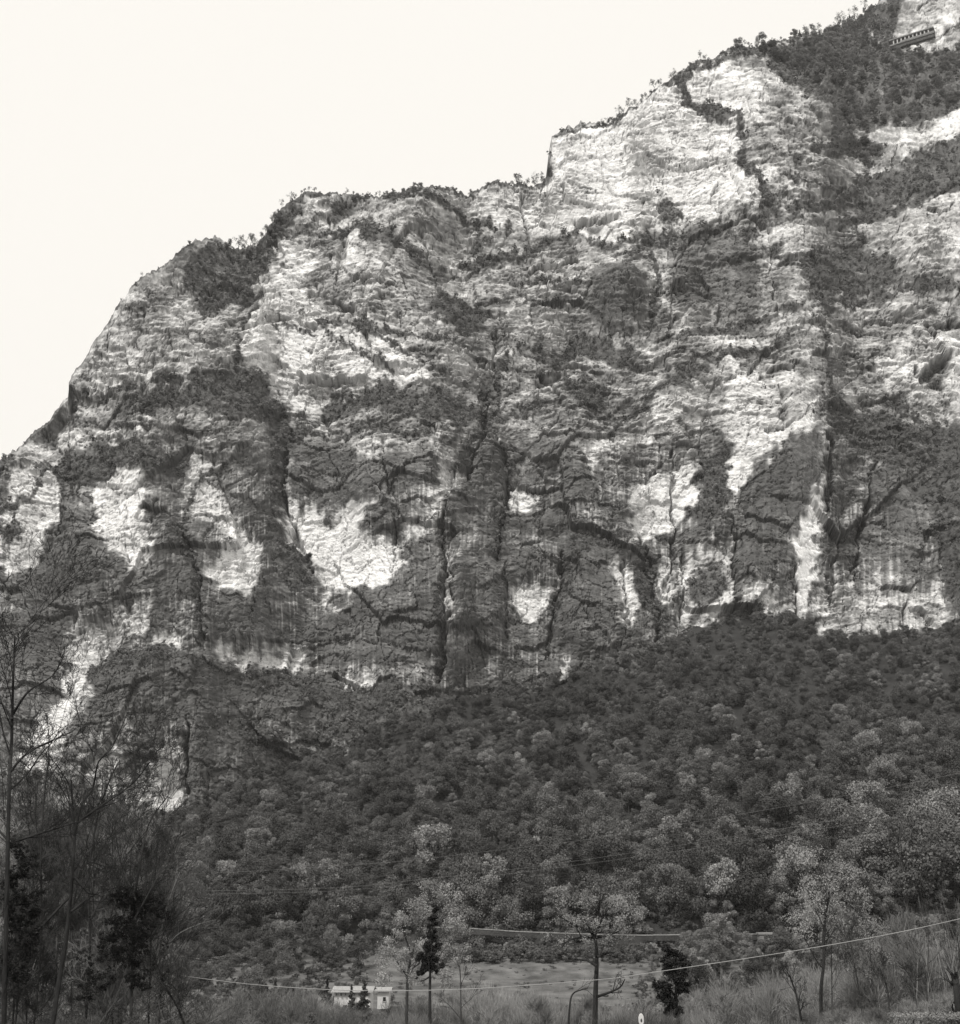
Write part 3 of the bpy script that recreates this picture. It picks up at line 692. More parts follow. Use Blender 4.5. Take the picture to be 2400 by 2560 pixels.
protoC = [p.children[1] if p.children[1].name.startswith('crown') else p.children[0] for p in PROTO]

rng = np.random.default_rng(5)
tp = []
rows = 56
for r_ in range(rows):
    t = (r_ + 0.5) / rows
    sp = 6.9 * (1 - 0.42 * t)                       # spacing in metres
    width_px = sp * F / (YV + 150 * t)
    for x in np.arange(-330, 2740, width_px):
        tp.append((x + rng.uniform(-.45, .45) * width_px, t + rng.uniform(-.6, .6) / rows))
tp = np.array(tp)
tp = tp[(tp[:, 1] > 0.01) & (tp[:, 1] < 1.0)]
TX, TY, TZ = hill(np.interp(tp[:, 0], hx, np.arange(len(hx))), tp[:, 1])
vy = rng.uniform(262, 326, 620); vx = rng.uniform(-250, 2650, 620)
ok_ = ~((vx > 930) & (vx < 1580) & (vy < 306)) & ~((vx > 780) & (vx < 1000) & (vy < 290)) & ((vy > 278) | (vx < 760) | (vx > 1650)) & ~((vx > 1080) & (vx < 1970) & (vy > 306) & (vy < 320))
vx, vy = vx[ok_], vy[ok_]; vX = (vx - 1200) / F * vy
tp = np.concatenate([tp, np.stack([vx, (vy - 326) / 160], -1)]); TX = np.concatenate([TX, vX]); TY = np.concatenate([TY, vy]); TZ = np.concatenate([TZ, ground_z(vX, vy)])
scl = (0.5 + 0.75 * rng.random(len(tp)) ** 1.8) * (1 + .4 * np.clip((tp[:, 0] - 1200) / 1200, 0, 1) * np.clip(1 - tp[:, 1] * 1.3, 0, 1) * (tp[:, 1] > 0)) * np.interp(tp[:, 1], [-.4, -.1, 0, .5, 1], [.55, .75, 1.35, .95, .55])
patch = fbm(tp[:, 0] / 260, tp[:, 1] * 4, 220, 3)
kind = rng.integers(0, 4, len(tp))
lt = rng.random(len(tp)) < np.clip(.10 + .35 * np.clip((tp[:, 0] - 1100) / 1300, 0, 1) * np.clip(1.15 - tp[:, 1] * 1.8, 0, 1) + .35 * fbm(tp[:, 0] / 200, tp[:, 1] * 5, 221, 2), 0, .7); kind[lt] = rng.choice([4, 9, 10], lt.sum())
dk = patch + 0.5 * rng.normal(size=len(tp)) * 0.6 > 0.42; kind[dk] = rng.integers(5, 7, dk.sum())
pl = (rng.random(len(tp)) < 0.03 * (1.1 - tp[:, 1]) * np.where(tp[:, 0] > 1200, 1.5, .6)); kind[pl] = 7
po = (rng.random(len(tp)) < 0.05) & (tp[:, 1] < .45) & (tp[:, 0] > 1100); kind[po] = 8
inview = (tp[:, 0] > 380) & (tp[:, 0] < 2420)
big = np.argsort(-(scl / TY) * inview)[:300]
isbig = np.zeros(len(tp), bool); isbig[big] = True
def zone(x, t):
    return ('higher on the slope, ' if t > .2 else 'low on the slope, ' if t > 0 else 'on the valley floor, ') + ('near the left thicket' if x < 900 else 'behind the pale leafy tree' if x < 1350 else 'behind the single bare tree' if x < 1800 else 'above the right saplings')
lab = {'broadleaf_tree': ('grey rounded thin crowned tree ', 'broadleaf trees on the lower slope'),
       'evergreen_oak': ('dark dense evergreen tree ', 'dark evergreen trees on the lower slope'),
       'pale_tree': ('bright pale leafy tree ', 'pale trees on the lower slope'),
       'light_tree': ('lighter grey leafy tree ', 'light grey trees on the lower slope'),
       'poplar_tree': ('narrow upright tree ', 'narrow trees on the lower slope')}
first = set()
for i in big:
    k = int(kind[i]); src = PROTO[k]; nm = src.name.split('.')[0]
    s = float(scl[i]); rz = float(rng.uniform(0, 6.28)); sz = (s * float(rng.uniform(.9, 1.1)), s * float(rng.uniform(.9, 1.15)))
    loc = (float(TX[i]), float(TY[i]), float(TZ[i]) - 0.3)
    if k not in first:
        first.add(k); src.location = loc; src.scale = (sz[0], sz[0], sz[1]); src.rotation_euler = (0, 0, rz); src['label'] = lab[nm][0] + zone(*tp[i]); src['group'] = lab[nm][1]
    else:
        copy_tree(src, loc, sz, rz, lab[nm][0] + zone(*tp[i]), lab[nm][1])
for k, src in enumerate(PROTO):
    if k not in first:                                    # no such tree among the largest: take one from the rest
        j = [q for q in range(len(tp)) if inview[q] and not isbig[q]][k * 7]
        isbig[j] = True; nm = src.name.split('.')[0]; src.location = (float(TX[j]), float(TY[j]), float(TZ[j]) - .3); src['label'] = lab[nm][0] + zone(*tp[j]); src['group'] = lab[nm][1]
rest = ~isbig
scatter('woodland', np.stack([TX, TY, TZ - 0.3], -1)[rest], protoC, kind[rest], scl[rest] * 1.02, rng.uniform(0, 6.28, rest.sum()), label='dense grey wood covering the slope below the cliff')

# ------------------------------------------------------------------ shrubs on the cliff
SHR = []
for i, (w, h, mt) in enumerate([(3.6, 3.4, M_SCRUB), (3.0, 4.0, M_SCRUB), (4.4, 3.0, M_SCRUB), (2.6, 2.4, M_SCRUB), (3.2, 4.6, M_OAK)]):
    th = thing('cliff_shrub', '', 'shrub', group='shrubs on the cliff ledges')
    link('foliage', crown_mesh('foliage', mt, w, h, 9, 520, .22, 400 + i, .1, fill=.8, twig=.4, up=.4), th)
    link('stem', trunk_mesh('stem', M_BARK, h * .7, .07, 410 + i, 3, w), th)
    SHR.append(th)
for th, (x, y, lb) in zip(SHR, [(1555, 905, 'dark shrub on the ledge right of the cliff centre'), (1270, 575, 'dark shrub below the notch beside the white upper wall'), (1120, 990, 'broad shrub on the dark ledge at the middle of the cliff'),
                             (2000, 560, 'small shrub on the long ledge under the white upper wall'), (1640, 500, 'tall dark shrub rooted at the foot of the white upper wall')]):
    th.location = cliff_point(x, y); th['label'] = lb
prob = cV ** 1.5 * (0.07 + 0.05 * sstep(600, 800, PY))
sel = rng.random(prob.shape) < prob
sel[:3] = False
sel &= (YY < (yfoot[None, :] + 15))
pts = np.stack([PX[sel], PYd[sel] - 0.2, PZd[sel] - 0.6], -1)
sc_ = (0.35 + 0.75 * rng.random(len(pts)) ** 1.6) * np.interp(pts[:, 1], [440, 600, 900, 1200], [.75, 1.0, 1.6, 1.9])
kk = rng.integers(0, 4, len(pts)); kk[rng.random(len(pts)) < .12] = 4
print('shrubs', len(pts), 'trees', len(tp))
uw = (rng.random(cV.shape) < cV ** 2 * 0.016) & (PY > 640) & (YY < 760) & (gx1[None, :] > 1750); uw[:4] = False
up_ = np.stack([PX[uw], PYd[uw], PZd[uw] - 1.0], -1)
scatter('upper_wood', up_, protoC[:7], rng.choice([0, 1, 2, 3, 4, 4], len(up_)), .55 + .5 * rng.random(len(up_)), rng.uniform(0, 6.28, len(up_)), label='wood covering the slope at the top right of the mountain')
shf = [[c for c in p.children if c.name.startswith('foliage')][0] for p in SHR]
scatter('cliff_scrub', pts, shf, kk, sc_, rng.uniform(0, 6.28, len(pts)), label='dark scrub growing along the ledges and gullies of the cliff')

# ------------------------------------------------------------------ trees that stand out on the slope
def hill_at(x, y):
    ts = np.linspace(0.0, 1.0, 400)
    X, Y, Z = hill(np.full(400, np.interp(x, hx, np.arange(len(hx)))), ts)
    zc = Y * CP + Z * SP; py = 1280 - F * (-Y * SP + Z * CP) / zc
    k = int(np.argmin(np.abs(py - y)))
    return (float(X[k]), float(Y[k]), float(Z[k]) - 0.3)
for x, y, k, s, sz_, lb in [(2165, 1925, 2, 1.35, 1.25, 'large pale rounded tree highest of the bright pair on the right slope'), (2215, 2005, 4, 1.25, 1.15, 'tall rounded tree just below the large pale tree on the right slope'),
                        (1830, 2290, 7, 1.15, 1.35, 'tall pale tree with a broken outline on the right slope foot'), (1900, 2300, 7, 1.15, 1.1, 'pale umbrella shaped tree on the right slope foot'), (1940, 2300, 7, 1.1, 1.15, 'pale bushy tree right of the umbrella shaped tree'),
                        (1320, 2290, 2, 1.45, 1.3, 'broad dark domed tree above the road wall'),
                        (2000, 2180, 8, 1.2, 1.3, 'slender ragged tree in a dark gap on the right slope'), (2075, 2200, 1, 1.3, 1.2, 'rounded grey tree right of the dark gap on the right slope'), (1730, 2110, 1, 1.2, 1.2, 'upright grey tree on the slope above the dark ivy clad trunk')]:
    copy_tree(PROTO[k], hill_at(x, y), (s, sz_), R.uniform(0, 6.28), lb)

# ------------------------------------------------------------------ bare trees
def grow(mb, p, d, L, r, lvl, maxl, rr, tips, up=0.10, kids=(6, 5, 4, 3), wob=0.22):
    seg = 5 if lvl < 2 else 3
    pts, rad = [p.copy()], [r]
    for i in range(seg):
        d = (d + Vector((rr.gauss(0, wob), rr.gauss(0, wob), rr.gauss(0, wob) + up)) * 0.55).normalized()
        p = p + d * (L / seg); pts.append(p.copy()); rad.append(max(r * (1 - 0.62 * (i + 1) / seg), 0.009))
    mb.tube(pts, rad, 6 if lvl == 0 else 4 if lvl == 1 else 3)
    if lvl >= maxl - 1: tips.append(pts[-1])
    if lvl < maxl: sprout(mb, pts, rad, L, lvl, maxl, rr, tips, up, kids, wob)

def sprout(mb, pts, rad, L, lvl, maxl, rr, tips, up=0.10, kids=(6, 5, 4, 3), wob=0.22, t0=0.3, lf=(.38, .62)):
    n = kids[min(lvl, len(kids) - 1)]
    for k in range(n):
        t = t0 + (1 - t0) * (k + rr.random()) / n
        f = t * (len(pts) - 1); i = min(int(f), len(pts) - 2)
        q = pts[i].lerp(pts[i + 1], f - i); ax = (pts[i + 1] - pts[i]).normalized()
        side = ax.orthogonal().normalized(); side.rotate(Matrix.Rotation(rr.uniform(0, 6.28), 3, ax))
        a = rr.uniform(0.45, 1.0)
        nd = (ax * math.cos(a) + side * math.sin(a)).normalized()
        grow(mb, q, nd, L * rr.uniform(*lf) * (1.1 - 0.4 * t), rad[i] * rr.uniform(.4, .58), lvl + 1, maxl, rr, tips, up, kids, wob)

def smooth_path(pts, n=4):
    out = []
    for i in range(len(pts) - 1):
        for k in range(n):
            t = k / n
            a = pts[max(i - 1, 0)]; b = pts[i]; c = pts[i + 1]; d = pts[min(i + 2, len(pts) - 1)]
            out.append(0.5 * ((2 * b) + (c - a) * t + (2 * a - 5 * b + 4 * c - d) * t * t + (3 * b - a - 3 * c + d) * t ** 3))
    return out + [pts[-1]]

def px(lst, Y, jit=0.0, rr=R): return [at(x, y, Y + rr.uniform(-jit, jit)) for x, y in lst]

def ivy_part(parent, circles, Y, mat, n, size, name='ivy', depth=1.0, **kw):
    c, r = [], []
    for (x, y, rp) in circles:
        p = at(x, y, Y); rm = rp * Y / F
        for k in range(9):
            c.append((p.x + R.uniform(-.8, .8) * rm - parent.location.x, p.y + R.uniform(-.8, .8) * rm * depth - parent.location.y, p.z + R.uniform(-.8, .8) * rm - parent.location.z)); r.append(rm * R.uniform(.2, .6))
    v, f = leaf_cloud(c, r, n, size, fill=.9, **kw)
    return link(name, np_mesh(name, v, f, False, None, [mat]), parent)

def foreground_tree(name, label, cat, Y, trunk, r0, limbs=(), maxl=3, seed=1, bark=None, kids=(7, 5, 4, 3), lenf=.3, group=None, t0=.3, up=.1, r1=None, leaves=None, wob=.22):
    """trunk and limbs follow the lines given; finer branches are grown on them"""
    rr = random.Random(seed); bark = bark or M_BARK
    tr = smooth_path(px(trunk, Y, .4, rr)); base = tr[0].copy()
    base.z = float(ground_z(base.x, base.y)) - 0.1 if base.z > float(ground_z(base.x, base.y)) - 0.1 else base.z
    if (tr[0] - base).length > .05: tr = [base] + tr
    th = thing(name, label, cat, base, group)
    L = (tr[-1] - tr[0]).length
    def loc(p): return p - base
    T = [loc(p) for p in tr]; n = len(T); r1 = r1 or r0 * .3
    rad = [r0 + (r1 - r0) * i / (n - 1) for i in range(n)]
    mt, mbr, tips = MB(), MB(), []
    mt.tube(T, rad, 8)
    sprout(mbr, T, rad, L * lenf / .5, 0, maxl, rr, tips, up, kids, wob, t0)
    for ln in limbs:
        P = [loc(p) for p in smooth_path(px(ln, Y, .5, rr))]
        l = sum((P[i + 1] - P[i]).length for i in range(len(P) - 1)); m = len(P)
        rb = r0 * .55; rl = [rb * (1 - .75 * i / (m - 1)) for i in range(m)]
        mbr.tube(P, rl, 5)
        sprout(mbr, P, rl, l * .8, 1, maxl, rr, tips, up, (0, 6, 4, 3), wob, .25)
    link('trunk', mt.mesh('trunk', bark, True), th)
    if mbr.f: link('branches', mbr.mesh('branches', bark, True), th)
    if leaves and tips:
        mat, nl, sz = leaves
        tp_ = np.array([tuple(t) for t in tips]); rs = np.full(len(tp_), 0.5)
        v, f = leaf_cloud(tp_, rs, nl, sz, fill=1.0, twig=.3); link('foliage', np_mesh('foliage', v, f, False, None, [mat]), th)
    return th

M_BARKD = material('dark_bark', 0.028, .95, .35, 3.0, .5, 8, stretch=(1, 1, .3))
g_left = None
t1 = foreground_tree('bare_tree', 'tall bare tree with a forked leaning trunk in the left thicket', 'tree', 50, [(122, 2620), (150, 2440), (164, 2360), (176, 2250), (183, 2150), (187, 2080), (181, 2010), (178, 1950)], .10,
    [[(186, 2090), (205, 2010), (232, 1970), (246, 1905), (280, 1868), (320, 1780)], [(176, 2240), (120, 2300), (92, 2330), (60, 2380)], [(183, 2190), (230, 2235), (215, 2160), (260, 2165)], [(190, 2060), (260, 2010), (330, 1960), (375, 1905)], [(178, 2280), (230, 2240), (300, 2215)]], 4, 21, M_BARKD, up=.16, kids=(8, 6, 4, 3, 2))
t2 = foreground_tree('bare_tree', 'dark ivy wrapped pole-like tree at the left edge of the thicket', 'tree', 47, [(8, 2640), (16, 2300), (22, 2000), (29, 1850), (33, 1700), (37, 1590)], .10,
    [[(20, 2110), (80, 2090), (160, 2065), (230, 2045)], [(26, 1930), (60, 1890), (110, 1860), (180, 1830)], [(30, 1800), (5, 1760), (-30, 1740)], [(30, 1790), (70, 1730), (130, 1690), (160, 1640)]], 4, 22, M_BARKD, up=.16, kids=(8, 6, 4, 3, 2))
ivy_part(t2, [(R.gauss(58, 26), R.uniform(2090, 2470), R.uniform(7, 17)) for _ in range(46)] + [(45, 2130, 22), (70, 2180, 26), (60, 2240, 32), (80, 2290, 30), (50, 2330, 34), (75, 2380, 30), (60, 2430, 26), (20, 2270, 20), (20, 2400, 24), (90, 2340, 22), (30, 2180, 16)], 47, M_IVY, 17000, .036)
t3 = foreground_tree('bare_tree', 'slender bare tree rising between the two tall trees at left', 'tree', 55, [(75, 2640), (96, 2450), (104, 2300), (102, 2150), (110, 2000), (122, 1880), (118, 1790)], .055, [[(104, 2150), (90, 2050), (95, 1950)]], 4, 23, M_BARKD, up=.2, kids=(9, 5, 4, 3, 2))
t4 = foreground_tree('bare_tree', 'many twigged bare tree right of the forked trunk at left', 'tree', 54, [(205, 2640), (225, 2400), (222, 2200), (240, 2060), (270, 1960), (300, 1900)], .065, [[(225, 2300), (280, 2200), (330, 2120), (390, 2050)], [(232, 2150), (250, 2050), (258, 1930)]], 4, 24, M_BARK, up=.16, kids=(8, 6, 4, 3, 2))
t5 = foreground_tree('bare_tree', 'dark ivy loaded tree at the right side of the left thicket', 'tree', 52, [(325, 2640), (330, 2440), (335, 2280), (350, 2160), (372, 2060), (420, 1990)], .065, [[(335, 2300), (390, 2200), (430, 2130), (428, 2100)], [(335, 2360), (290, 2280), (262, 2200)], [(340, 2250), (300, 2150), (285, 2040)]], 4, 25, M_BARK, up=.14, kids=(8, 6, 4, 3, 2))
ivy_part(t5, [(min(415, max(190, R.gauss(318, 48))), R.uniform(2225, 2480), R.uniform(7, 17)) for _ in range(70)] + [(320, 2240, 26), (350, 2255, 32), (385, 2255, 22), (330, 2295, 32), (370, 2300, 28), (395, 2285, 16), (280, 2330, 30), (320, 2350, 36), (360, 2350, 26), (270, 2380, 26), (310, 2395, 28), (245, 2350, 20), (340, 2400, 22), (230, 2440, 24), (210, 2480, 26), (260, 2460, 22)], 52, M_IVY, 22000, .036)
t6 = foreground_tree('fallen_branch', 'dark dead branch slumped over the brush left of the house', 'branch', 58, [(470, 2590), (445, 2520), (405, 2460), (350, 2410), (290, 2385)], .06, [[(405, 2460), (440, 2480), (455, 2530)], [(380, 2430), (370, 2480), (368, 2520)]], 2, 26, M_BARKD, up=-.05)
foreground_tree('bare_tree', 'thin pale stemmed sapling beside the fallen branch', 'tree', 56, [(235, 2640), (245, 2500), (240, 2420), (225, 2360)], .05, [[(262, 2560), (268, 2480), (255, 2425), (240, 2420)]], 3, 27, M_BARKP)
foreground_tree('bare_tree', 'thin bare tree with twigs spreading over the slope right of the thicket', 'tree', 66, [(380, 2640), (400, 2480), (395, 2380), (420, 2260), (450, 2180)], .07, [[(398, 2400), (440, 2340), (500, 2310), (540, 2300)]], 3, 28, M_TWIGD, up=.12, lenf=.34)
LT = [('slim bare tree leftmost in the back row of the left thicket', 62, [(-30, 2640), (-20, 2300), (10, 2080), (0, 1880)]), ('slim bare tree behind the ivy wrapped pole at left', 66, [(55, 2640), (60, 2350), (72, 2150), (60, 1980)]),
      ('slim bare tree behind the forked trunk at left', 64, [(140, 2640), (140, 2400), (150, 2200), (160, 2030)]), ('slim bare tree right behind the forked trunk at left', 68, [(255, 2640), (262, 2400), (255, 2230), (280, 2060)]),
      ('slim bare tree behind the ivy loaded tree at left', 70, [(300, 2640), (305, 2420), (315, 2240), (305, 2100)]), ('slim bare tree at the right rim of the left thicket', 72, [(430, 2640), (425, 2460), (435, 2320), (455, 2200)]),
      ('low bare tree in the bottom left corner of the thicket', 52, [(30, 2640), (45, 2480), (40, 2400), (60, 2320)]), ('low bare tree before the ivy loaded tree at left', 54, [(290, 2640), (280, 2520), (290, 2440), (275, 2380)])]
for k_ in range(12):
    x = -10 + k_ * 38 + R.uniform(-10, 10); top = R.uniform(1960, 2180) + max(0, x - 250) * .5; lean = R.uniform(-10, 50)
    LT.append(('thin twiggy tree in the tangle of the left thicket, ' + ('left part' if x < 150 else 'middle part' if x < 300 else 'right part'), R.uniform(55, 74), [(x, 2640), (x + lean * .2, 2450), (x + lean * .5 + R.uniform(-12, 12), 2300), (x + lean, top)]))
for i, (lb, Y, tr) in enumerate(LT):
    o = foreground_tree('bare_tree', lb, 'tree', Y, tr, .045, (), 3, 60 + i, (M_BARKD, M_BARK, M_TWIGD)[i % 3], kids=(14, 7, 5, 3), lenf=.3, t0=.12, up=.15, group='slim trees of the left thicket')
    ivy_part(o, [(x + R.uniform(-50, 50), y + R.uniform(-40, 40), 45) for x, y in tr[1:] for _ in range(3)], Y, (M_TWIG, M_TWIGD, M_BARK, M_TWIGD)[i % 4], 2300, .06, 'twigs', twig=.7, aspect=4.5, wid=.17)
# middle
p7 = foreground_tree('pale_tree', 'broad pale leafy tree behind the black ivy column', 'tree', 132, [(1016, 2560), (1018, 2470), (1020, 2430), (1035, 2370), (1060, 2300), (1080, 2240)], .16,
    [[(1018, 2440), (990, 2400), (965, 2360)], [(1020, 2430), (1060, 2400), (1110, 2370)], [(1030, 2390), (1010, 2330), (1005, 2290)], [(1040, 2360), (1090, 2310), (1120, 2290)]], 3, 31, M_BARK)
ivy_part(p7, [(1085, 2235, 40), (1065, 2285, 45), (1115, 2275, 40), (1020, 2310, 42), (990, 2360, 45), (1040, 2370, 45), (985, 2410, 42), (1045, 2430, 40), (1130, 2320, 38), (1135, 2380, 38), (1100, 2430, 38), (1090, 2340, 45)], 132, M_PALE, 24000, .075, 'foliage', rnd=1.0)
p8 = foreground_tree('ivy_clad_trunk', 'black ivy covered trunk standing before the pale leafy tree', 'tree', 120, [(1075, 2560), (1075, 2450), (1080, 2350), (1085, 2270)], .15, [[(1078, 2430), (1100, 2418), (1122, 2412)], [(1076, 2440), (1062, 2450), (1050, 2455)]], 2, 32, M_BARKD)
ivy_part(p8, [(1086, 2272, 10), (1083, 2295, 12), (1082, 2320, 13), (1083, 2345, 13), (1078, 2370, 19), (1060, 2388, 17), (1080, 2395, 18), (1062, 2420, 13), (1088, 2425, 11), (1050, 2440, 12), (1070, 2410, 15), (1100, 2365, 7), (1104, 2414, 7)], 120, M_IVY, 9000, .10, rnd=1.0)
p9 = foreground_tree('bare_tree', 'single dark trunked tree with thin pale crown and spread limbs', 'tree', 95, [(1486, 2620), (1489, 2480), (1492, 2410), (1490, 2360), (1484, 2335)], .21,
    [[(1490, 2415), (1466, 2401), (1432, 2398)], [(1492, 2394), (1510, 2384), (1538, 2380)], [(1485, 2340), (1470, 2312), (1460, 2292), (1445, 2255)], [(1486, 2338), (1494, 2300), (1500, 2245), (1506, 2210)], [(1487, 2338), (1502, 2305), (1522, 2270)],
     [(1485, 2345), (1440, 2345), (1405, 2360)], [(1490, 2492), (1520, 2482), (1550, 2468), (1562, 2448)], [(1486, 2345), (1540, 2330), (1580, 2300)], [(1480, 2330), (1430, 2310), (1400, 2290)]], 4, 33, M_BARKD, kids=(3, 6, 5, 4, 3), lenf=.2, t0=.75)
ivy_part(p9, [(1440, 2290, 50), (1500, 2230, 45), (1555, 2270, 45), (1400, 2330, 40), (1485, 2280, 55), (1575, 2320, 35), (1440, 2340, 38), (1535, 2340, 40), (1470, 2240, 30)], 95, M_PALE, 5500, .05, 'foliage', rnd=1.0)
foreground_tree('leaning_stem', 'crooked dark stem left of the single dark trunked tree', 'tree', 72, [(1418, 2620), (1424, 2520), (1432, 2485), (1455, 2474), (1470, 2470)], .065, (), 2, 34, M_BARKD, kids=(3, 3, 3), t0=.6)
foreground_tree('bare_tree', 'thin bare sapling under the pale cable right of the ivy column', 'tree', 88, [(1153, 2620), (1152, 2500), (1150, 2430), (1138, 2395)], .06, [[(1150, 2545), (1125, 2515), (1095, 2488)]], 3, 35, M_BARK)
p10 = foreground_tree('ivy_clad_trunk', 'black leaning ivy mass under the pale cable at right', 'tree', 100, [(1700, 2590), (1690, 2500), (1692, 2440), (1690, 2390)], .15, [[(1694, 2500), (1670, 2470), (1650, 2462)]], 2, 36, M_BARKD)
ivy_part(p10, [(1675, 2385, 22), (1695, 2400, 26), (1690, 2425, 28), (1700, 2450, 25), (1698, 2465, 20), (1650, 2462, 16), (1662, 2480, 20), (1672, 2500, 20), (1682, 2522, 18), (1692, 2535, 15), (1640, 2460, 9)], 100, M_IVY, 11000, .09, rnd=1.0)
# right hand saplings
RS = [('tall dark sapling with a thin leafy top near the right edge', 80, [(2060, 2620), (2052, 2490), (2060, 2400), (2058, 2340), (2070, 2250), (2076, 2195)], .12, 41, 1),
      ('dark stem leaning left, left of the tall dark sapling', 74, [(2014, 2620), (1998, 2520), (1982, 2460), (1968, 2430)], .08, 42, 0), ('thin upright pale sapling right of the tall dark sapling', 82, [(2079, 2620), (2080, 2480), (2078, 2340), (2082, 2220)], .045, 43, 0),
      ('thin dark sapling leaning left with a fork', 84, [(2200, 2620), (2185, 2480), (2178, 2410), (2174, 2340)], .05, 44, 1), ('short dark twin stem sapling in the right brush', 66, [(2228, 2620), (2222, 2500), (2210, 2440), (2205, 2410)], .05, 45, 0),
      ('very thin straight sapling by the right edge', 78, [(2316, 2620), (2318, 2450), (2322, 2360), (2318, 2290)], .04, 46, 0), ('thin sapling leaning left between the forked ones', 80, [(2165, 2620), (2148, 2480), (2132, 2390), (2122, 2330)], .05, 47, 0),
      ('bent grey sapling beside the dark stump', 72, [(2310, 2620), (2290, 2500), (2278, 2450), (2268, 2430)], .045, 48, 0), ('slim bare sapling against the pale brush at far right', 76, [(2380, 2600), (2386, 2480), (2398, 2400), (2392, 2330)], .05, 49, 0)]
for lb, Y, tr, r0, sd, leafy in RS:
    o = foreground_tree('sapling', lb, 'tree', Y, tr, r0, (), 3, sd, M_BARKD if r0 > .07 else M_BARK, kids=(9, 6, 4, 3), lenf=.24, t0=.3, group='saplings at the right', up=.2, leaves=(M_PALE, 3000, .05) if leafy else None)
    if sd == 41: ivy_part(o, [(2060, 2235, 40), (2020, 2265, 38), (2105, 2260, 40), (2145, 2250, 34), (2000, 2310, 34), (2080, 2300, 36)], 82, M_PALE, 4200, .05, 'foliage', rnd=1.0)
p19 = foreground_tree('dead_stump', 'short black ivy topped stump at the right edge', 'stump', 45, [(2402, 2600), (2394, 2500), (2388, 2440)], .13, [[(2390, 2468), (2376, 2455), (2360, 2446)]], 2, 50, M_BARKD, r1=.10, kids=(3, 3, 3))
ivy_part(p19, [(2388, 2440, 8), (2392, 2470, 9), (2394, 2500, 9), (2398, 2530, 9)], 45, M_IVY, 900, .04)

# ------------------------------------------------------------------ thickets of pale withies and brush
def thicket(name, seed, w, h, n_st, n_tw, mat):
    rr = random.Random(seed); th = thing(name, '', 'thicket'); mb = MB()
    for i in range(n_st):
        bx, by = rr.gauss(0, .36) * w, rr.gauss(0, .3) * w
        p = Vector((bx, by, -.2)); d = Vector((rr.gauss(0, .16) + bx / w * .2, rr.gauss(0, .16), 1)).normalized(); L = h * rr.uniform(.3, 1.0) * math.exp(-(bx / w) ** 2 * 1.2)
        pts = [p]
        for k in range(4):
            d = (d + Vector((rr.gauss(0, .08), rr.gauss(0, .08), .03))).normalized(); pts.append(pts[-1] + d * L / 4)
        mb.tube(pts, [.018, .015, .012, .009, .004], 3)
    link('stems', mb.mesh('stems', mat), th)
    rng2 = np.random.default_rng(seed)
    k = 22; c = [(rng2.normal() * .34 * w, rng2.normal() * .3 * w, h * (.08 + .55 * rng2.random())) for _ in range(k)]
    v, f = leaf_cloud(c, [w * .17] * k, n_tw * 3, .085, rng=rng2, aspect=3.2, twig=.75, fill=1.0, flat=1.3, wid=.11)
    link('twigs', np_mesh('twigs', v, f, False, None, [mat]), th)
    return th
TH = [thicket('willow_thicket', 601, 5.0, 4.2, 110, 3200, M_TWIG), thicket('willow_thicket', 602, 6.0, 3.4, 130, 3600, M_TWIG), thicket('grey_thicket', 603, 5.0, 3.6, 110, 3400, M_TWIGD), thicket('willow_thicket', 604, 3.6, 5.2, 90, 2800, M_TWIG)]
def bramble(seed, w, h, mat):
    rr = random.Random(seed); th = thing('bramble_tangle', '', 'bramble'); mb = MB()
    for i in range(90):
        p = Vector((rr.gauss(0, .35) * w, rr.gauss(0, .3) * w, -.2)); a = rr.uniform(0, 6.28); d = Vector((math.cos(a) * .5, math.sin(a) * .5, 1)).normalized(); pts = [p]; L = h * rr.uniform(.7, 1.7)
        for k in range(7):
            d = (d + Vector((rr.gauss(0, .16), rr.gauss(0, .16), -.16))).normalized(); pts.append(pts[-1] + d * L / 7)
        mb.tube(pts, [.014 - .0014 * k for k in range(8)], 3)
    link('canes', mb.mesh('canes', mat), th)
    rg = np.random.default_rng(seed); c = [(rg.normal() * .36 * w, rg.normal() * .3 * w, h * (.05 + .6 * rg.random())) for _ in range(24)]
    v, f = leaf_cloud(c, [w * .15] * 24, 7000, .035, rng=rg, aspect=3.5, fill=1.0, wid=.16); link('twigs', np_mesh('twigs', v, f, False, None, [mat]), th)
    return th
TH += [bramble(611, 4.0, 2.4, M_TWIGD), bramble(612, 3.4, 3.0, M_BARK)]
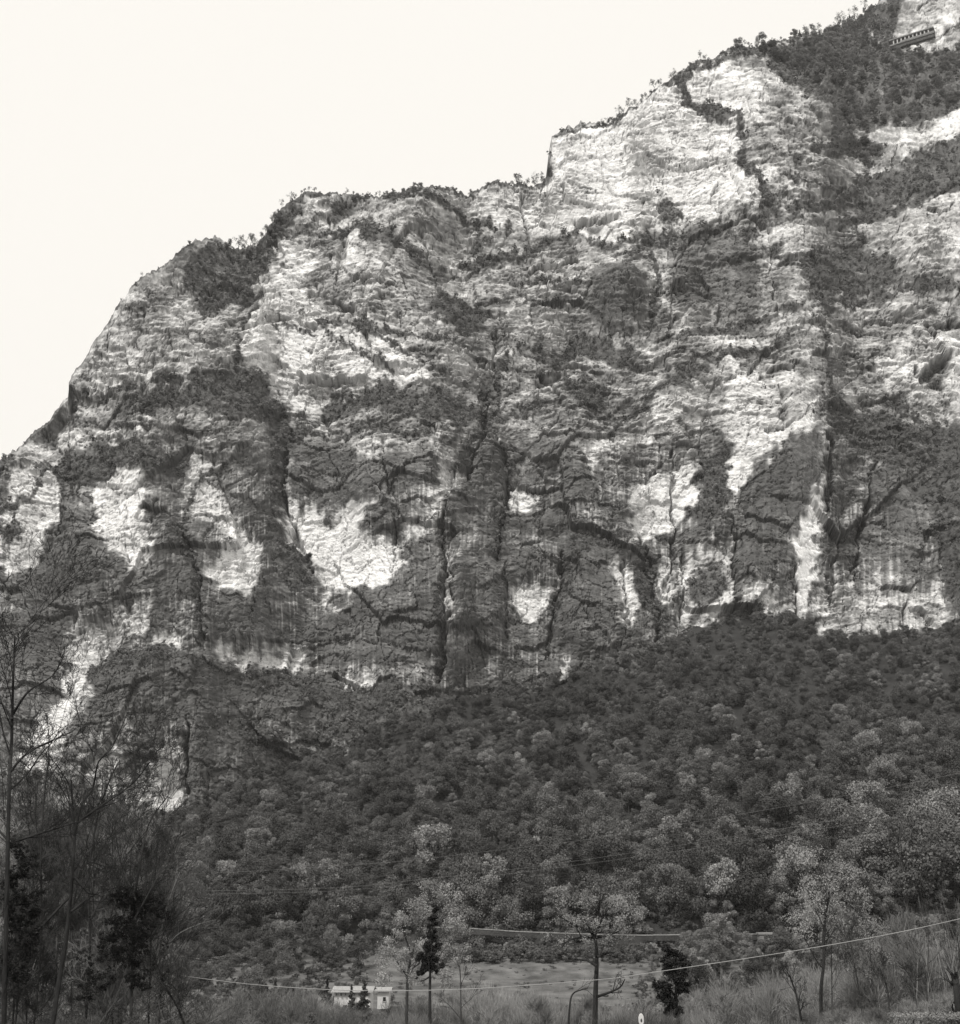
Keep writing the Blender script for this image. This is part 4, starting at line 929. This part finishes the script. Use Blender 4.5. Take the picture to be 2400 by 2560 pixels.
spots = [(1225, 2480, 175, 0, 1.3, 'pale willow thicket in the meadow right of the ivy column'), (1120, 2550, 150, 2, 1.2, 'grey thicket below the ivy column'), (1310, 2590, 112, 1, 1.1, 'broad pale thicket left of the crooked stem'), (1390, 2590, 100, 3, 1.0, 'tall pale thicket beside the crooked stem'),
         (1570, 2600, 104, 1, 1.1, 'pale thicket between the bare tree and the black ivy mass'), (1620, 2600, 92, 2, .9, 'grey thicket behind the white oval marker'), (1765, 2590, 108, 3, 1.1, 'tall pale thicket just right of the black ivy mass'), (1840, 2600, 96, 0, 1.0, 'pale thicket left of the leaning dark stem'),
         (1930, 2600, 92, 1, 1.2, 'broad pale thicket around the leaning dark stem'), (2030, 2590, 96, 3, 1.0, 'tall pale thicket behind the tall dark sapling'), (2130, 2600, 86, 1, 1.1, 'broad pale thicket among the thin saplings'), (2230, 2590, 92, 3, 1.2, 'tall pale thicket above the clipped hedge'),
         (2310, 2570, 88, 0, 1.3, 'large pale thicket near the right edge'), (2400, 2560, 84, 3, 1.4, 'tallest pale thicket at the right edge'), (2150, 2510, 125, 1, 1.3, 'low pale thicket on the rise behind the saplings'), (2330, 2480, 120, 0, 1.4, 'pale thicket highest on the right rise'),
         (1000, 2570, 140, 1, 1.0, 'low pale thicket at the foot of the broad pale tree'), (560, 2600, 85, 4, 1.4, 'grey thicket right of the fallen branch'), (450, 2610, 70, 4, 1.1, 'grey thicket under the fallen branch'), (330, 2610, 62, 4, 1.0, 'grey brush at the foot of the ivy loaded tree'),
         (180, 2620, 58, 5, .9, 'grey brush at the foot of the forked tree'), (60, 2620, 60, 4, 1.0, 'grey brush in the bottom left corner'), (1475, 2590, 130, 1, 1.1, 'pale thicket behind the single dark trunk'), (860, 2590, 150, 2, 1.2, 'grey thicket in front of the small house')]
for i in range(17):
    x = 640 + i * 52 + R.uniform(-14, 14); Y = R.uniform(150, 222) if not 800 < x < 1000 else R.uniform(205, 226)
    spots.append((x, 2500, Y, R.choice([0, 1, 2, 3]), R.uniform(1.2, 1.75) if not 800 < x < 1000 else .95, 'thicket in the row before the meadow, ' + ('left of the house' if x < 800 else 'screening the house' if x < 1000 else 'right of the ivy column' if x < 1300 else 'left of the single dark trunk')))
for i in range(14):
    x = -20 + i * 37 + R.uniform(-12, 12); spots.append((x, 2600, R.uniform(50, 68), R.choice([4, 4, 5]), R.uniform(.8, 1.2), 'tangled bramble clump at the foot of the left thicket'))
usedT = set()
for x, y, Y, k, s, lb in spots:
    p = at(x, y, Y); gz = float(ground_z(p.x, p.y)); loc = (p.x, p.y, gz)
    if k not in usedT:
        usedT.add(k); o = TH[k]; o.location = loc; o.scale = (s,) * 3; o['label'] = lb
        o['group'] = 'thickets in the foreground'
    else: copy_tree(TH[k], loc, s, R.uniform(0, 6.28), lb, 'thickets in the foreground')

BU = []
for i, (w, h, mt, lb, x, Y) in enumerate([(3.2, 2.6, M_TWIGD, 'round grey bush at the meadow edge left of the house', 640, 300), (2.6, 2.2, M_WOOD, 'round bush at the foot of the slope left of the pale tree', 858, 306), (2.4, 2.6, M_WOOD, 'second round bush left of the pale tree, paler one', 888, 304), (3.6, 2.2, M_TWIG, 'low pale bush in the meadow beside the house', 980, 262)]):
    th = thing('bush', lb, 'bush', group='bushes in the valley')
    link('foliage', crown_mesh('foliage', mt, w, h, 9, 900, .16, 700 + i, .1, fill=.7, twig=.4, up=.4), th)
    link('stem', trunk_mesh('stem', M_BARK, h * .7, .06, 710 + i, 3, w), th)
    u = (x - 1200) / F; X = u * Y; th.location = (X, Y, float(ground_z(X, Y)) - .1); BU.append(th)
for i, (w, h, mt, lb, x, y, Y) in enumerate([(2.6, 1.7, M_TWIG, 'fine pale twiggy bush beside the white oval marker', 1560, 2570, 62), (2.2, 1.9, M_TWIGD, 'fine grey twiggy bush left of the clipped hedge', 2215, 2580, 58), (3.0, 1.5, M_TWIGD, 'spreading grey twiggy bush under the crooked stem', 1400, 2585, 66)]):
    th = thing('twiggy_bush', lb, 'bush', group='bushes on the near bank'); rng3 = np.random.default_rng(720 + i)
    k = 16; c = [(rng3.normal() * .26 * w, rng3.normal() * .26 * w, h * (.1 + .65 * rng3.random())) for _ in range(k)]
    v, f = leaf_cloud(c, [w * .16] * k, 5200, .05, rng=rng3, aspect=3.4, twig=.6, fill=1.0, wid=.13); link('twigs', np_mesh('twigs', v, f, False, None, [mt]), th)
    link('stem', trunk_mesh('stem', M_BARK, h * .7, .04, 730 + i, 5, w), th)
    p = at(x, y, Y); th.location = (p.x, p.y, float(ground_z(p.x, p.y)) - .1); BU.append(th)
n = 8500
by = 44 + 284 * rng.random(n) ** .75; bx = (rng.random(n) * 2900 - 250 - 1200) / F * by; bpx = bx / by * F + 1200
field = ((by > 232) & (by < 306) & (bpx > 930) & (bpx < 1560))
dens = np.where(field, .9, 1.0) * np.where((by > 228) & (by < 262) & (bpx > 780) & (bpx < 1000), 0.05, 1.0)
keep = rng.random(n) < dens
bz = ground_z(bx, by) - .15
far_ = by > 150
bk = np.where(far_ & ~field, rng.choice([0, 1, 3, 4, 5], n), rng.integers(4, 7, n))
bs = np.where(far_, .35 + .75 * rng.random(n) ** 2, .45 + .75 * rng.random(n)) * np.where(field, .42, 1)
hy_ = rng.uniform(298, 308, 170); hp_ = rng.uniform(1080, 1580, 170); hX_ = (hp_ - 1200) / F * hy_          # hedgerow behind the meadow
bx = np.concatenate([bx, hX_]); by = np.concatenate([by, hy_]); bz = np.concatenate([bz, ground_z(hX_, hy_) - .2]); bk = np.concatenate([bk, rng.choice([1, 2, 0], 170)]); bs = np.concatenate([bs, rng.uniform(.5, 1.35, 170)]); keep = np.concatenate([keep, np.ones(170, bool)])
q_ = 420; qx = rng.uniform(300, 2450, q_); qt = rng.uniform(-.04, .07, q_); qX, qY, qZ = hill(np.interp(qx, hx, np.arange(len(hx))), qt)
bx = np.concatenate([bx, qX]); by = np.concatenate([by, qY]); bz = np.concatenate([bz, qZ - .2]); bk = np.concatenate([bk, rng.choice([0, 1, 2, 3], q_)]); bs = np.concatenate([bs, rng.uniform(.6, 1.5, q_)]); keep = np.concatenate([keep, np.ones(q_, bool)])
buf = [[c for c in p.children if c.name.startswith(('foliage', 'twigs'))][0] for p in BU]
scatter('undergrowth', np.stack([bx, by, bz], -1)[keep], buf, bk[keep], bs[keep], rng.uniform(0, 6.28, keep.sum()), label='low grey brush covering the valley floor and the near bank')

# ------------------------------------------------------------------ conifers near the house
def conifer(seed, h, w):
    th = thing('conifer', '', 'tree'); mb = MB(); rr = random.Random(seed)
    mb.tube([Vector((0, 0, -.3)), Vector((0, 0, h * .5)), Vector((0, 0, h))], [.03 * h, .018 * h, .004 * h], 6); link('trunk', mb.mesh('trunk', M_BARK), th)
    c, r = [], []
    for i in range(60):
        t = (i + .5) / 60; a = rr.uniform(0, 6.28); q = w * .5 * (1 - t) * rr.uniform(.3, .9)
        c.append((q * math.cos(a), q * math.sin(a), h * (.06 + .93 * t))); r.append(w * (.03 + .14 * (1 - t)))
    v, f = leaf_cloud(c, r, 2600, .02 * h + .03, rng=np.random.default_rng(seed), aspect=1.4, fill=.8); link('foliage', np_mesh('foliage', v, f, False, None, [M_CONIF]), th)
    return th
CF = [conifer(801, 6.0, 2.6), conifer(802, 5.0, 2.8)]
cs = [(877, 2562, 214, 0, 1.15, 'dark conifer directly in front of the small house'), (908, 2558, 212, 1, 1.45, 'greyer conifer right of the one before the house'), (729, 2555, 190, 0, 1.0, 'small pointed conifer left of the house'), (685, 2560, 190, 1, 1.4, 'broad dark conifer left of the small pointed one'),
      (660, 2575, 180, 1, 1.2, 'dark conifer leftmost of the row near the house'), (815, 2575, 195, 0, 1.2, 'slim dark conifer at the left corner of the house'), (1168, 2322, 316, 0, .42, 'tiny dark conifer standing at the road wall'), (2395, 20, 0, 0, 0, '')]
uc = set()
for x, y, Y, k, s, lb in cs[:-1]:
    p = at(x, y, Y); gz = max(p.z, float(ground_z(p.x, p.y))) if Y > 300 else float(ground_z(p.x, p.y))
    if k not in uc:
        uc.add(k); CF[k].location = (p.x, Y, gz); CF[k].scale = (s,) * 3; CF[k]['label'] = lb; CF[k]['group'] = 'conifers near the house'
    else: copy_tree(CF[k], (p.x, Y, gz), s, R.uniform(0, 6), lb, 'conifers near the house')

# ------------------------------------------------------------------ trees along the skyline
def sky_tree(seed, h):
    rr = random.Random(seed); th = thing('skyline_tree', '', 'tree'); mb, tips = MB(), []
    grow(mb, Vector((0, 0, -.4)), Vector((rr.uniform(-.1, .1), 0, 1)), h * .75, .11, 0, 3, rr, tips, .14, (7, 4, 3), .2)
    link('branches', mb.mesh('branches', M_BARK), th)
    tp_ = np.array([tuple(t) for t in tips]); v, f = leaf_cloud(tp_, np.full(len(tp_), .55), 420, .11, rng=np.random.default_rng(seed), fill=1.0, aspect=1.8, twig=.5)
    link('twigs', np_mesh('twigs', v, f, False, None, [M_TWIGD]), th)
    return th
ST = [sky_tree(820 + i, h) for i, h in enumerate((6.0, 5.0, 7.0, 4.2))] + [conifer(830, 5.0, 2.6)]
ST[4].name = 'skyline_conifer'
runs = [(556, 690, 15, 1.0, 'on the saddle of the left summit'), (705, 790, 8, .7, 'on the brow left of the middle summit'), (860, 960, 6, .55, 'on the middle summit'), (1290, 1362, 9, 1.0, 'in the notch beside the white upper wall'), (1500, 1690, 20, .9, 'above the white upper wall'),
        (1740, 1960, 14, .65, 'on the rounded brow above the white wall'), (1990, 2180, 22, 1.15, 'on the wooded right end of the skyline'), (250, 500, 4, .4, 'on the left shoulder')]
us = set()
for a, b, n_, sc0, where in runs:
    for i in range(n_):
        x = a + (b - a) * (i + R.random()) / n_; c = int(np.clip(round((x - gx1[0]) / STEP), 0, NXg - 1)); r_ = R.choice([0, 0, 4, 10]) if n_ > 8 else 0
        k = 4 if ('right end' in where and R.random() < .18) else R.randrange(4)
        p = (float(PX[r_, c]), float(PYd[r_, c]) + .3, float(PZd[r_, c]) - .3); s = 1.35 * sc0 * R.uniform(.5, 1.15) * p[1] / 640
        lb = ('small dark conifer ' if k == 4 else ['thin bare tree ', 'short bare tree ', 'tall bare tree ', 'low twiggy tree '][k]) + where
        if k not in us:
            us.add(k); ST[k].location = p; ST[k].scale = (s,) * 3; ST[k]['label'] = lb; ST[k]['group'] = 'trees along the skyline'
        else: copy_tree(ST[k], p, s, R.uniform(0, 6), lb, 'trees along the skyline')

# ------------------------------------------------------------------ gallery of the mountain road, high on the right
M_CONC = material('pale_concrete', .42, .9, .2, .6, .2, 3)
M_CONCD = material('weathered_concrete', .22, .9, .25, .5, .3, 3)
gys_ = [min(cliff_point(x_, y_).y for y_ in (yy_ - 6, yy_ + 8, yy_ + 20)) for x_, yy_ in ((2231, 105), (2250, 99), (2270, 92), (2290, 86), (2310, 80), (2328, 74))]
gsl = (gys_[-1] - gys_[0]) / 5; goff = min(g - (gys_[0] + gsl * i) for i, g in enumerate(gys_))
M_GWALL = material('mossy_stone', .085, .95, .45, .15, .8, 1.0)
ga, gb = at(2231, 112, gys_[0] + goff - 3), at(2328, 82, gys_[-1] + goff - 3)
gl = gb - ga; gl2 = Vector((gl.x, gl.y, 0)); GL = gl2.length; ux = gl2.normalized(); uy = Vector((-ux.y, ux.x, 0))
if uy.y < 0: uy = -uy
Mg = Matrix(((ux.x, uy.x, 0, 0), (ux.y, uy.y, 0, 0), (gl.z / GL, 0, 1, 0), (0, 0, 0, 1)))
gal = thing('road_gallery', 'open sided road gallery with pale pillars high on the right mountainside', 'gallery', ga)
mpx = ga.y / (F * .9)
gh = 12.5 * mpx
def gbox(nm, b, mat, parent=gal):
    mb = MB(); mb.box(*b, Mg); return link(nm, mb.mesh(nm, mat), parent)
gbox('roof', (-2, GL + 2, -.8, 6, gh, gh + .8), M_CONCD); gbox('back_wall', (-2, GL + 2, 4.5, 5.5, -.5, gh), M_CONCD); gbox('deck', (-2, GL + 2, -.6, 6, -1.0, -.05), M_CONCD); gbox('retaining_wall', (-2, GL + 2, 0, 1.2, -3.5, -1.001), M_GWALL); gbox('parapet', (GL * .2, GL + 2, -.75, -.25, -.5, .8), M_CONCD)
for i in range(10): gbox('pillar', (GL * (i + .35) / 10 - .45, GL * (i + .35) / 10 + .45, -.2, .7, -.05, gh), M_CONC)

# ------------------------------------------------------------------ buildings in the valley
M_COPE = material('worn_coping', .24, .9, .35, .3)
M_PLAST = material('white_plaster', .55, .9, .08, .8, .1, 6)
M_ROOF = material('pale_roof_tiles', .36, .8, .2, 1.5, .5, 9, stretch=(4, 1, 1))
M_DARKW = material('dark_window_glass', .02, .25, .1, 2)
M_TIMBER = material('dark_timber', .05, .8, .3, 2)
M_SHED = material('grey_sheet_roof', .2, .7, .2, 1.2)
def house(name, label, xa, xb, y_eave, y_ridge, Y, depth, wall_m, brackets=0, windows=()):
    a, b, rg = at(xa, y_eave, Y), at(xb, y_eave, Y), at(xa, y_ridge, Y + depth * .5)
    th = thing(name, label, 'house', ((a.x + b.x) / 2, Y, a.z - wall_m)); w = (b.x - a.x) / 2
    def part(nm, mb, mat, par=None): return link(nm, mb.mesh(nm, mat), par or th)
    mb = MB(); mb.box(-w, w, 0, depth, 0, wall_m); part('wall', mb, M_PLAST)
    rz = rg.z - a.z + wall_m; e = .5
    mb = MB(); ov = .6
    for s0 in (0, 1):
        y0, y1 = (-ov, depth / 2) if s0 == 0 else (depth + ov, depth / 2)
        zz0 = wall_m + .02 - ov * (rz - wall_m) / (depth / 2)
        A_ = [(-w - e, y0, zz0), (w + e, y0, zz0), (w + e, y1, rz), (-w - e, y1, rz)]
        mb.quad(*A_); mb.quad(*[(x, y, z + .18) for x, y, z in A_]); 
        for i in range(4):
            p, q = A_[i], A_[(i + 1) % 4]; mb.quad(p, q, (q[0], q[1], q[2] + .18), (p[0], p[1], p[2] + .18))
    rf = part('roof', mb, M_ROOF)
    mb = MB()
    for s1 in (-1, 1):
        n0 = len(mb.v); mb.v += [(s1 * w, .01, wall_m), (s1 * w, depth - .01, wall_m), (s1 * w, depth / 2, rz - .02), (s1 * w, depth / 2, rz - .02)]; mb.f.append((n0, n0 + 1, n0 + 2, n0 + 3))
    part('gable', mb, M_PLAST)
    for i in range(brackets):
        mb = MB(); x = -w + 2 * w * (i + .5) / brackets; mb.box(x - .12, x + .12, -.5, -.01, wall_m - .55, wall_m - .22); part('eave_bracket', mb, M_TIMBER)
    for (fx, z0, ww, hh) in windows:
        mb = MB(); x = -w + 2 * w * fx; mb.box(x - ww / 2, x + ww / 2, -.05, .1, z0, z0 + hh); wi = part('window', mb, M_DARKW)
        mb = MB(); mb.box(x - ww / 2 - .1, x + ww / 2 + .1, -.12, -.051, z0 - .12, z0 - .01); link('sill', mb.mesh('sill', M_CONC), wi)
    return th
house('house', 'small white house with a pale roof in the valley meadow', 836, 926, 2480, 2468, 240, 7.0, 4.3, 8, [(.3, 1.2, .7, 1.0), (.62, 1.2, .7, 1.0)])
house('house', 'smaller white house with only its upper wall showing right of the pale roof', 944, 972, 2478, 2470, 252, 5.0, 3.0, 0, [(.62, 1.3, .5, .7)])
sh = house('shed', 'low grey shed with a pale roof at the bottom edge below the conifers', 700, 764, 2566, 2546, 170, 5.0, 2.2, 0, [(.5, .8, .6, .6)]); sh['category'] = 'shed'
for c_ in sh.children:
    if c_.name.startswith(('roof', 'wall', 'gable')): c_.data.materials[0] = M_SHED
hut = thing('roadside_hut', 'small flat roofed pale hut at the right end of the road wall', 'hut', at(1916, 2352, 312)); mb = MB(); mb.box(-1.5, 1.5, 0, 2.5, -1.0, 1.35); link('wall', mb.mesh('wall', M_CONCD), hut); mb = MB(); mb.box(-1.75, 1.75, -.25, 2.7, 1.352, 1.75); link('roof', mb.mesh('roof', M_COPE), hut); mb = MB(); mb.box(-.5, .3, -.03, .05, -.6, 1.0); link('door', mb.mesh('door', M_TIMBER), hut)

# road wall: courses of pale coping blocks over a dark stone base
RW = [(1085, 2316), (1150, 2318), (1220, 2322), (1300, 2327), (1400, 2331), (1500, 2334), (1600, 2336), (1700, 2335), (1800, 2334), (1900, 2333), (1960, 2331)]
rw = smooth_path([at(x, y, 316) for x, y in RW], 6)
road_wall = thing('road_wall', 'long low wall with a pale coping along the foot of the slope', 'wall', rw[0])
mb = MB()
for p, q in zip(rw[:-1], rw[1:]):
    a, b = p - rw[0], q - rw[0]
    for (dy, z0, z1) in ((0, -1.4, -.26), (.5, -1.4, -.26)):
        mb.quad(a + Vector((0, dy, z0)), b + Vector((0, dy, z0)), b + Vector((0, dy, z1)), a + Vector((0, dy, z1)))
    mb.quad(a + Vector((0, 0, -.26)), b + Vector((0, 0, -.26)), b + Vector((0, .5, -.26)), a + Vector((0, .5, -.26)))
link('stone_face', mb.mesh('stone_face', material('dark_stone', .055, .95, .4, .5, .6, 2)), road_wall)
for p, q in zip(rw[:-1], rw[1:]):
    a, b = p - rw[0], q - rw[0]; d = (b - a); L = d.length; mb = MB()
    Mx = Matrix.Translation(a) @ d.to_track_quat('X', 'Z').to_matrix().to_4x4(); mb.box(.03, L - .03, -.1, .6, -.255, R.uniform(-.08, 0.0), Mx); link('coping', mb.mesh('coping', M_COPE), road_wall)

# ------------------------------------------------------------------ cables
M_CABLE = material('pale_cable', .32, .6, .1, 1.0); M_CABLET = material('thin_cable', .18, .6, .1, 1.0)
def cable(label, pts, Y, r, mat, ext=(0, 0)):
    P = smooth_path([at(x, y, Y + dy) for x, y, dy in pts], 8); o = P[0].copy(); mb = MB(); mb.tube([p - o for p in P], [r] * len(P), 6)
    return link('power_cable', mb.mesh('power_cable', mat, True), None, o, label=label, category='cable', group='overhead cables')
cable('thick pale cable sagging low across the foreground', [(-250, 2270, 10), (0, 2335, 8), (245, 2396, 6), (386, 2428, 4), (600, 2458, 2), (800, 2473, 0), (950, 2477, 0), (1100, 2475, 0), (1250, 2468, 0), (1500, 2449, 0), (1600, 2436, 0), (1950, 2383, -2), (2200, 2340, -4), (2400, 2297, -6), (2700, 2225, -10)], 68, .017, M_CABLE)
cable('highest of the thin cables crossing the wooded slope', [(-200, 2200, 0), (470, 2185, 0), (800, 2167, 0), (1014, 2152, 0), (1229, 2127, 0), (1444, 2102, 0), (1729, 2056, 0), (1986, 2012, 0), (2244, 1964, 0), (2400, 1932, 0), (2700, 1865, 0)], 170, .013, M_CABLET)
cable('middle thin cable crossing the wooded slope', [(-200, 2240, 0), (283, 2230, 0), (800, 2221, 0), (1057, 2198, 0), (1315, 2169, 0), (1600, 2129, 0), (1840, 2090, 0), (2115, 2046, 0), (2400, 1998, 0), (2700, 1940, 0)], 170, .013, M_CABLET)
cable('lowest of the thin cables crossing the wooded slope', [(-200, 2250, 0), (283, 2239, 0), (800, 2229, 0), (1057, 2207, 0), (1315, 2179, 0), (1656, 2133, 0), (2029, 2076, 0), (2222, 2046, 0), (2400, 2018, 0), (2700, 1965, 0)], 172, .013, M_CABLET)

# ------------------------------------------------------------------ near things at the bottom edge
M_HEDGE = material('hedge_leaves', .20, .8, .35, 3)
h0 = at(2252, 2542, 28); h1 = at(2480, 2540, 28); gz = float(ground_z(h0.x, 28))
hedge = thing('clipped_hedge', 'clipped hedge with a pale flat top in the bottom right corner', 'hedge', (h0.x, 28, gz))
hw_, hh_ = h1.x - h0.x, h0.z - gz
nl = 9000; pr = RNG.random((nl, 3)); face = RNG.choice(3, nl, p=[.45, .4, .15])
pp = np.stack([pr[:, 0] * hw_, np.where(face == 1, RNG.random(nl) * .06, pr[:, 1] * 1.0), np.where(face == 0, hh_ - RNG.random(nl) * .07, pr[:, 2] * hh_)], -1)
pp[face == 2, 0] = RNG.random((face == 2).sum()) * .06
v, f = leaf_cloud(pp, np.full(nl, .03), nl, .022, fill=.5, up=1.0); link('foliage', np_mesh('foliage', v, f, False, None, [M_HEDGE]), hedge)
mb = MB()
for i in range(12):
    x = hw_ * (i + .5) / 12; mb.tube([Vector((x, .5, -.1)), Vector((x + .05, .5, hh_ * .6)), Vector((x, .45, hh_ * .95))], [.03, .02, .01], 5)
    mb.tube([Vector((x, .5, hh_ * .4)), Vector((x + .15, .3, hh_ * .85))], [.015, .006], 4)
link('stems', mb.mesh('stems', M_BARK), hedge)
mp_ = at(1603, 2549, 38); gz = float(ground_z(mp_.x, 38))
mk_ = thing('marker_post', 'white oval reflector on a thin post at the bottom edge', 'marker', (mp_.x, 38, gz)); zt = mp_.z - gz
mb = MB(); mb.tube([Vector((0, .04, -.1)), Vector((0, .04, zt + .1))], [.02, .02], 8); link('post', mb.mesh('post', M_CONCD), mk_)
mb = MB(); nn = 20
ring = [(.075 * math.cos(6.2832 * i / nn), .16 * math.sin(6.2832 * i / nn)) for i in range(nn)]
for (ra, rb, ya, yb) in ((1.0, 1.0, -.012, .012), (1.0, .85, -.012, -.02), (.85, .4, -.02, -.02), (.4, .01, -.02, -.02), (1.0, .01, .012, .012)):
    for i in range(nn):
        (x0, z0), (x1, z1) = ring[i], ring[(i + 1) % nn]; mb.quad((x0 * ra, ya, zt + z0 * ra), (x1 * ra, ya, zt + z1 * ra), (x1 * rb, yb, zt + z1 * rb), (x0 * rb, yb, zt + z0 * rb))
pl_ = link('plate', mb.mesh('plate', M_PLAST, True), mk_)
mb = MB()
for i in range(nn):
    (x0, z0), (x1, z1) = ring[i], ring[(i + 1) % nn]; mb.quad((x0 * .3, -.024, zt - .02 + z0 * .3), (x1 * .3, -.024, zt - .02 + z1 * .3), (x1 * .01, -.024, zt - .02), (x0 * .01, -.024, zt - .02))
link('bolt_head', mb.mesh('bolt_head', M_TIMBER), pl_)

# ------------------------------------------------------------------ haze over the valley
M_HAZE = bpy.data.materials.new('thin_haze'); M_HAZE.use_nodes = True
hn = M_HAZE.node_tree; hn.nodes.clear()
ho = hn.nodes.new('ShaderNodeOutputMaterial'); hv = hn.nodes.new('ShaderNodeVolumePrincipled')
hv.inputs['Color'].default_value = (0.97, 0.96, 0.95, 1); hv.inputs['Density'].default_value = 5.0e-5; hv.inputs['Anisotropy'].default_value = 0.0
hn.links.new(hv.outputs[0], ho.inputs['Volume'])
hb = MB(); hb.box(-2900, 2900, -900, 7100, -30, 1150)
haze = link('haze', hb.mesh('haze', M_HAZE), kind='stuff', label='thin pale haze in the air of the valley')
